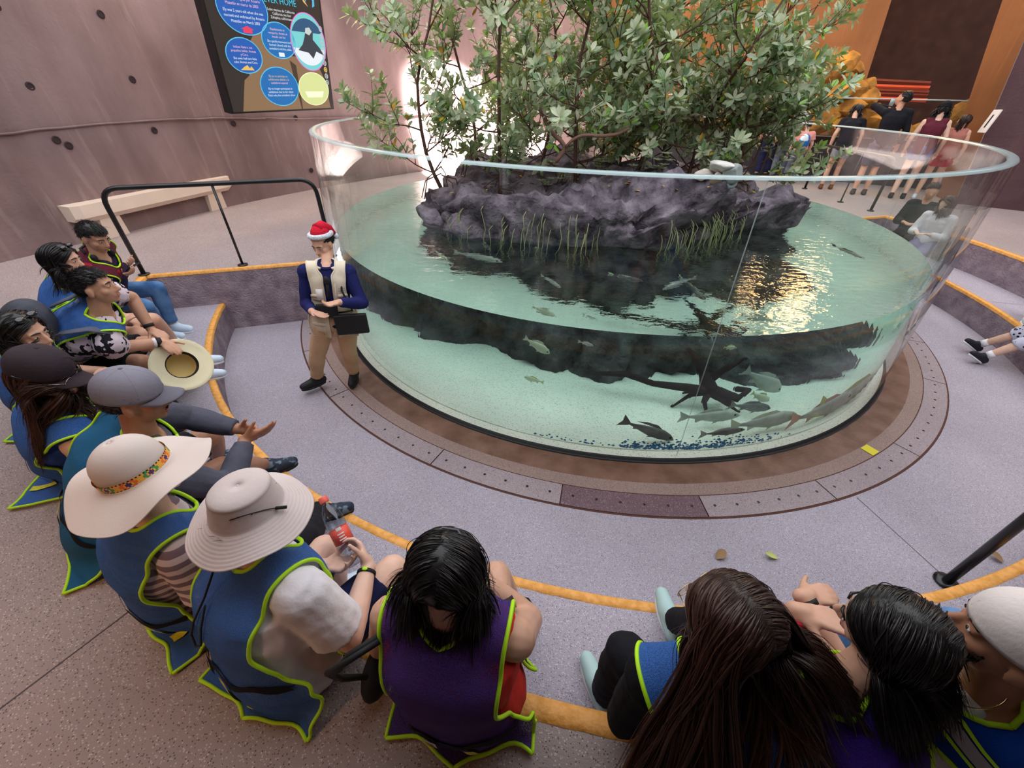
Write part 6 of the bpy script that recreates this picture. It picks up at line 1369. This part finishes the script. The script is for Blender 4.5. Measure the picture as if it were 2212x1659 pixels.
# low seedlings and leaf litter on the rock
for i, (u, v) in enumerate(((1190, 372), (1245, 385), (1300, 378), (1215, 400), (1000, 378), (1370, 372), (1430, 366), (1420, 380), (1180, 415), (920, 400))):
    h = rock_bvh.ray_cast(V((0, 0, CZ)), ray(u, v)); 
    if h[0] is None: continue
    rng = random.Random(i); t = empty('mangrove_seedling', h[0]); tag(t, 'small green seedling on the rock top, ' + ('second of the left cluster of three', 'right of the left cluster', 'under the middle bushes', 'at the front of the left cluster', 'far left near the leaning bush', 'left of the right-hand pair', 'back one of the right-hand pair', 'front one of the right-hand pair', 'lowest, near the front lip', 'leftmost on the low rock')[i], 'seedling', 'seedlings on the rock island'); wd = MB(); lf = MB()
    for j in range(5):
        d = V((rng.gauss(0, .5), rng.gauss(0, .5), 1)).normalized(); e = h[0] + d * rng.uniform(.08, .2); wd.tube([h[0], e], .003, 4)
        for a in range(7): leaf(lf, e, V((math.cos(a * .9 + j), math.sin(a * .9 + j), .4)), V((0, 0, 1)), .07, .015, 0)
    wd.obj('stem', M_bark, t); fo = lf.obj('foliage', M_leafs[0], t, smooth=False)
for i in range(46):
    rng = random.Random(100 + i); u, v = rng.uniform(960, 1660), rng.uniform(378, 425) - abs(rng.gauss(0, 4)); h = rock_bvh.ray_cast(V((0, 0, CZ)), ray(u, v))
    if h[0] is None or h[1].z < .2 or h[0].z < 1.25: continue
    a = rng.random() * 6; b = MB(); leafmesh(b, h[0] + V((0, 0, .01)), V((math.cos(a), math.sin(a), .05)), V((0, 0, 1)), rng.uniform(.05, .08), .014, .4); tag(b.obj('fallen_leaf', M_yel if i % 3 else M_dry), ('yellowed' if i % 3 else 'brown') + ' fallen leaf on top of the rock island, ' + ('left end' if u < 1130 else 'left of the middle' if u < 1300 else 'right of the middle' if u < 1480 else 'right end near the stone stack'), 'leaf', 'fallen leaves on the rock island')
# hanging aerial roots along the rim
M_root = mat('aerial_root', lin((150, 160, 112)), .7)
rt = MB()
for i in range(90):
    rng = random.Random(300 + i); a = rng.choice([rng.uniform(-155, -100), rng.uniform(-80, -40)]); z0 = rng.uniform(1.25, 1.5); h = rock_bvh.ray_cast(pol(3.45, a, z0), (V((TX, TY, z0)) - pol(3.45, a, z0)).normalized())
    if h[0] is None: continue
    q = [h[0] - V((0, 0, .01)), h[0] + (pol(3.45, a, z0) - h[0]).normalized() * rng.uniform(.02, .07) - V((0, 0, .05))]
    for t in range(7): q.append(q[-1] + V((rng.gauss(0, .014), rng.gauss(0, .014), -.10)))
    rt.tube(q, [.0042 - .0003 * t for t in range(9)], 5)
tag(rt.obj('aerial_roots', M_root), 'thin greenish aerial roots hanging from the rock rim into the water', 'roots', kind='stuff')
# pale stones stacked on the rock
for j, (u, v, r, col, lb) in enumerate(((1515, 382, (.10, .08, .06), (196, 186, 176), 'pale rounded stone at the left of the stone stack'), (1545, 388, (.08, .07, .06), (176, 160, 150), 'small brownish stone under the flat one'), (1548, 374, (.17, .12, .05), (206, 202, 196), 'broad flat whitish stone on top of the stack'), (1578, 385, (.10, .09, .09), (146, 152, 150), 'grey rounded stone right of the flat one'), (1575, 398, (.07, .06, .05), (138, 150, 150), 'small bluish grey stone in front of the stack'), (1603, 390, (.09, .08, .09), (186, 182, 172), 'pale stone at the right end of the stack'))):
    h = rock_bvh.ray_cast(V((0, 0, CZ)), ray(u, v + 8)); c = h[0] if h[0] else at(u, v, 1.6); o = boulder('stone', c + V((0, 0, r[2] * .8 + (.05 if j == 2 else 0))), r, mat('stone_%d' % j, lin(col), .75, .3, var=.12, vscale=14, bump=.3, bscale=40), 200 + j, 7, j, .08, smooth=True); tag(o, lb, 'stone', 'stones stacked on the rock island')
# rocks under water: dark blocks and driftwood
M_drift = mat('driftwood', lin((44, 36, 34)), .9, .2, bump=.6, bscale=20)
dw = MB(); c0 = wside(1545, 815, 1.05); c0.z = .12
def br(pts, r): dw.tube(pts, r, 8)
br([c0 + V(q) for q in ((-.95, .30, .10), (-.7, .12, .20), (-.45, .14, .10), (-.2, -.02, .15), (.05, 0, .10), (.2, -.08, .05))], [.022, .035, .032, .045, .06, .04])
br([c0 + V(q) for q in ((0, 0, .12), (-.05, .08, .24), (-.12, .16, .36), (-.2, .25, .45))], [.08, .05, .03, .015])
br([c0 + V(q) for q in ((-.02, .05, .2), (.12, .1, .33), (.26, .14, .42))], [.04, .03, .012])
br([c0 + V(q) for q in ((.05, 0, .12), (.22, -.12, .10), (.30, -.05, .16), (.24, .06, .12))], [.055, .045, .03, .03])
for q in range(5): a = q * 1.3 + .4; br([c0 + V((0, 0, .1)), c0 + V((.14 * math.cos(a), .14 * math.sin(a), .05)), c0 + V((.3 * math.cos(a + .3), .3 * math.sin(a + .3), -.06))], [.035, .022, .01])
tag(dw.obj('driftwood', M_drift), 'dark twisted driftwood root on the sand in front of the rock', 'driftwood')
# blue gravel scattered by the glass
M_blue = mat('blue_gravel', lin((24, 92, 134)), .5, var=.5, vscale=30)
gm_ = MB(); rng = random.Random(9)
for i in range(2600):
    if rng.random() < .5: u = rng.uniform(1090, 1330); v = 944 + (u - 1090) * .16 + abs(rng.gauss(0, 9)) - 4
    elif rng.random() < .7: u = rng.uniform(1340, 1560); v = rng.gauss(978, 6)
    else: u = rng.uniform(1540, 1760); v = 968 - (u - 1540) * .05 + rng.gauss(0, 5)
    v += rng.gauss(0, 5) - 9; pp = wside(u, v, .01); d_ = wside(u, v, 1.01) - pp; 
    if d_.z > -.05: continue
    q = pp + d_ * ((.068 - pp.z) / d_.z); hh = math.hypot(q.x - TX, q.y - TY)
    if hh > RI + .05 or hh < 2.6: continue
    q.z = .047 + .03 * noise.noise(V((q.x - TX, q.y - TY, 3))) * (1 if hh < (RI + .065) * .93 else .3); r_ = rng.uniform(.008, .017); gm_.add([q + V((r_, 0, 0)), q + V((0, r_, 0)), q - V((r_, 0, 0)), q - V((0, r_, 0)), q + V((0, 0, r_ * .9))], [(0, 1, 4), (1, 2, 4), (2, 3, 4), (3, 0, 4)])
tag(gm_.obj('blue_gravel', M_blue, smooth=False), 'blue gravel scattered on the sand along the front glass', 'gravel', kind='stuff')
# ---- fish
M_f = [mat('fish_silver', lin((150, 158, 148)), .35, .5, col2=lin((184, 190, 178)), vscale=9), mat('fish_dark', lin((74, 78, 78)), .4, .5, col2=lin((120, 124, 118)), vscale=9), mat('fish_pale', lin((196, 206, 176)), .4, .5), mat('fin_red', lin((206, 160, 146)), .5), mat('fin_yellow', lin((196, 202, 130)), .5)]
def fish(c, d, L, m, mf, label, hgt=.26, group='fish in the tank', bend_=0.):
    d = d.normalized(); s_ = d.cross(UPV).normalized(); u = s_.cross(d); t_ = empty('fish', c); tag(t_, label, 'fish', group)
    b = MB(); rs = []
    for t, h, w_, o in ((0, .02, .02, 0), (.04, .16, .10, .005), (.12, .34, .22, .01), (.28, .5, .30, .01), (.45, .48, .28, .0), (.65, .32, .18, 0), (.82, .15, .08, 0), (.90, .10, .04, 0)):
        cc = c + d * (.5 - t) * L + u * o * L + s_ * bend_ * L * t * t; rs.append([cc + u * h * hgt * L * math.cos(a) + s_ * w_ * hgt * L * .8 * math.sin(a) for a in [2 * PI * k / 14 for k in range(14)]])
    b.rings(rs, True); b.obj('fish_body', m, t_)
    tl = c - d * .40 * L + s_ * bend_ * L * .8
    def fin(pts, nm, m_): b = MB(); P3 = [c + q if False else q for q in pts]; b.add([q + s_ * .002 for q in P3] + [q - s_ * .002 for q in P3], [tuple(range(len(P3))), tuple(range(2 * len(P3) - 1, len(P3) - 1, -1))] + [(i, (i + 1) % len(P3), len(P3) + (i + 1) % len(P3), len(P3) + i) for i in range(len(P3))]); b.obj(nm, m_, t_, smooth=False)
    fin([tl + u * .03 * L, tl - d * .17 * L + u * .13 * L, tl - d * .13 * L, tl - d * .17 * L - u * .13 * L, tl - u * .03 * L], 'tail_fin', mf)
    hh = hgt * L * .5
    fin([c + d * .22 * L + u * hh * .9, c + d * .08 * L + u * hh * 1.38, c - d * .12 * L + u * hh * 1.15, c - d * .27 * L + u * hh * .55, c + d * .0 * L + u * hh * .8], 'dorsal_fin', mf)
    fin([c + d * .18 * L - u * hh * .8, c + d * .05 * L - u * hh * 1.35, c + d * .08 * L - u * hh * .8], 'pelvic_fin', mf); fin([c - d * .14 * L - u * hh * .6, c - d * .25 * L - u * hh * 1.0, c - d * .27 * L - u * hh * .35], 'anal_fin', mf)
    for g in (-1, 1): b = MB(); b.ell(c + d * .40 * L + u * .035 * L + s_ * g * hgt * L * .125, (.012 * L * 2, .012 * L * 2, .012 * L * 2), None, 10, 6); b.obj('eye', M_cord, t_)
def fpix(u0, v0, u1, v1, dist, m, mf, label, side=True, tilt=0., hgt=.26, bend_=0., dz=0.):
    f_ = wside if side else (lambda a, c_, z: wtop(a, c_, z)); A_, B_ = f_(u0, v0, dist), f_(u1, v1, dist + dz); c = (A_ + B_) / 2; c.z = max(c.z, .17); d = A_ - B_; fish(c, d, d.length, m, mf, label, hgt, bend_=bend_)
fpix(1598, 905, 1474, 908, .55, M_f[0], M_f[0], 'silver fish with a fanned tail above the sand, left of the dark-finned one')
fpix(1662, 898, 1578, 890, .75, M_f[1], M_f[1], 'grey fish with dark fins overlapping the silver one')
fpix(1712, 925, 1574, 948, .30, M_f[0], M_f[2], 'long silver fish with a pale tail near the front glass')
fpix(1814, 905, 1688, 960, .22, M_f[0], M_f[3], 'silver fish with a reddish tail near the right glass')
fpix(1900, 830, 1772, 890, .25, M_f[0], M_f[4], 'silver fish with a yellowish tail swimming upward at the right glass')
fpix(1448, 975, 1342, 930, .22, M_f[1], M_f[1], 'dark catfish-like fish nosing down over the blue gravel', hgt=.22, bend_=.12)
fpix(1186, 768, 1134, 735, .7, M_f[2], M_f[2], 'pale green fish in front of the dark rock, nose down', hgt=.36)
fpix(1130, 818, 1172, 830, .8, M_f[2], M_f[4], 'small yellowish fish lying close above the sand', hgt=.3)
fpix(1688, 852, 1615, 808, 1.1, M_f[0], M_f[0], 'striped grey fish beside the driftwood, nose down', hgt=.34)
fpix(1662, 872, 1628, 855, .9, M_f[2], M_f[4], 'small yellow-green fish half behind the grey ones', hgt=.4)
fpix(1592, 757, 1566, 756, .9, M_f[2], M_f[4], 'tiny pale fish high in front of the rock by the driftwood', hgt=.45)
fpix(1590, 975, 1500, 985, .15, M_f[1], M_f[0], 'grey fish lying low over the gravel at the front glass', hgt=.2)
for j, (a, c_, e, f_, z) in enumerate(((1212, 622, 1172, 596, .85), (1390, 608, 1318, 592, .85), (968, 563, 938, 540, .85), (1086, 566, 985, 545, .8), (1060, 540, 1030, 512, .85), (1164, 540, 1138, 518, .85), (1290, 690, 1260, 680, .8), (1525, 650, 1470, 600, .7), (1870, 560, 1800, 530, .8), (1430, 625, 1500, 600, .8))):
    fpix(a, c_, e, f_, z, M_f[j % 3], M_f[(j * 2) % 3], ['pale striped fish under the surface above the front rock edge', 'slender greenish fish under the surface, middle of the tank', 'small dark fish under the surface at the left over pale sand', 'long silver fish under the surface at the left rock edge', 'little brown fish under the hanging roots, left', 'little brown fish under the hanging roots, right', 'small fish just under the surface near the front glass', 'large grey fish under the rippled warm reflection', 'bluish fish under the surface at the far right', 'faint long fish right of the slender greenish one'][j], side=False, hgt=.24)
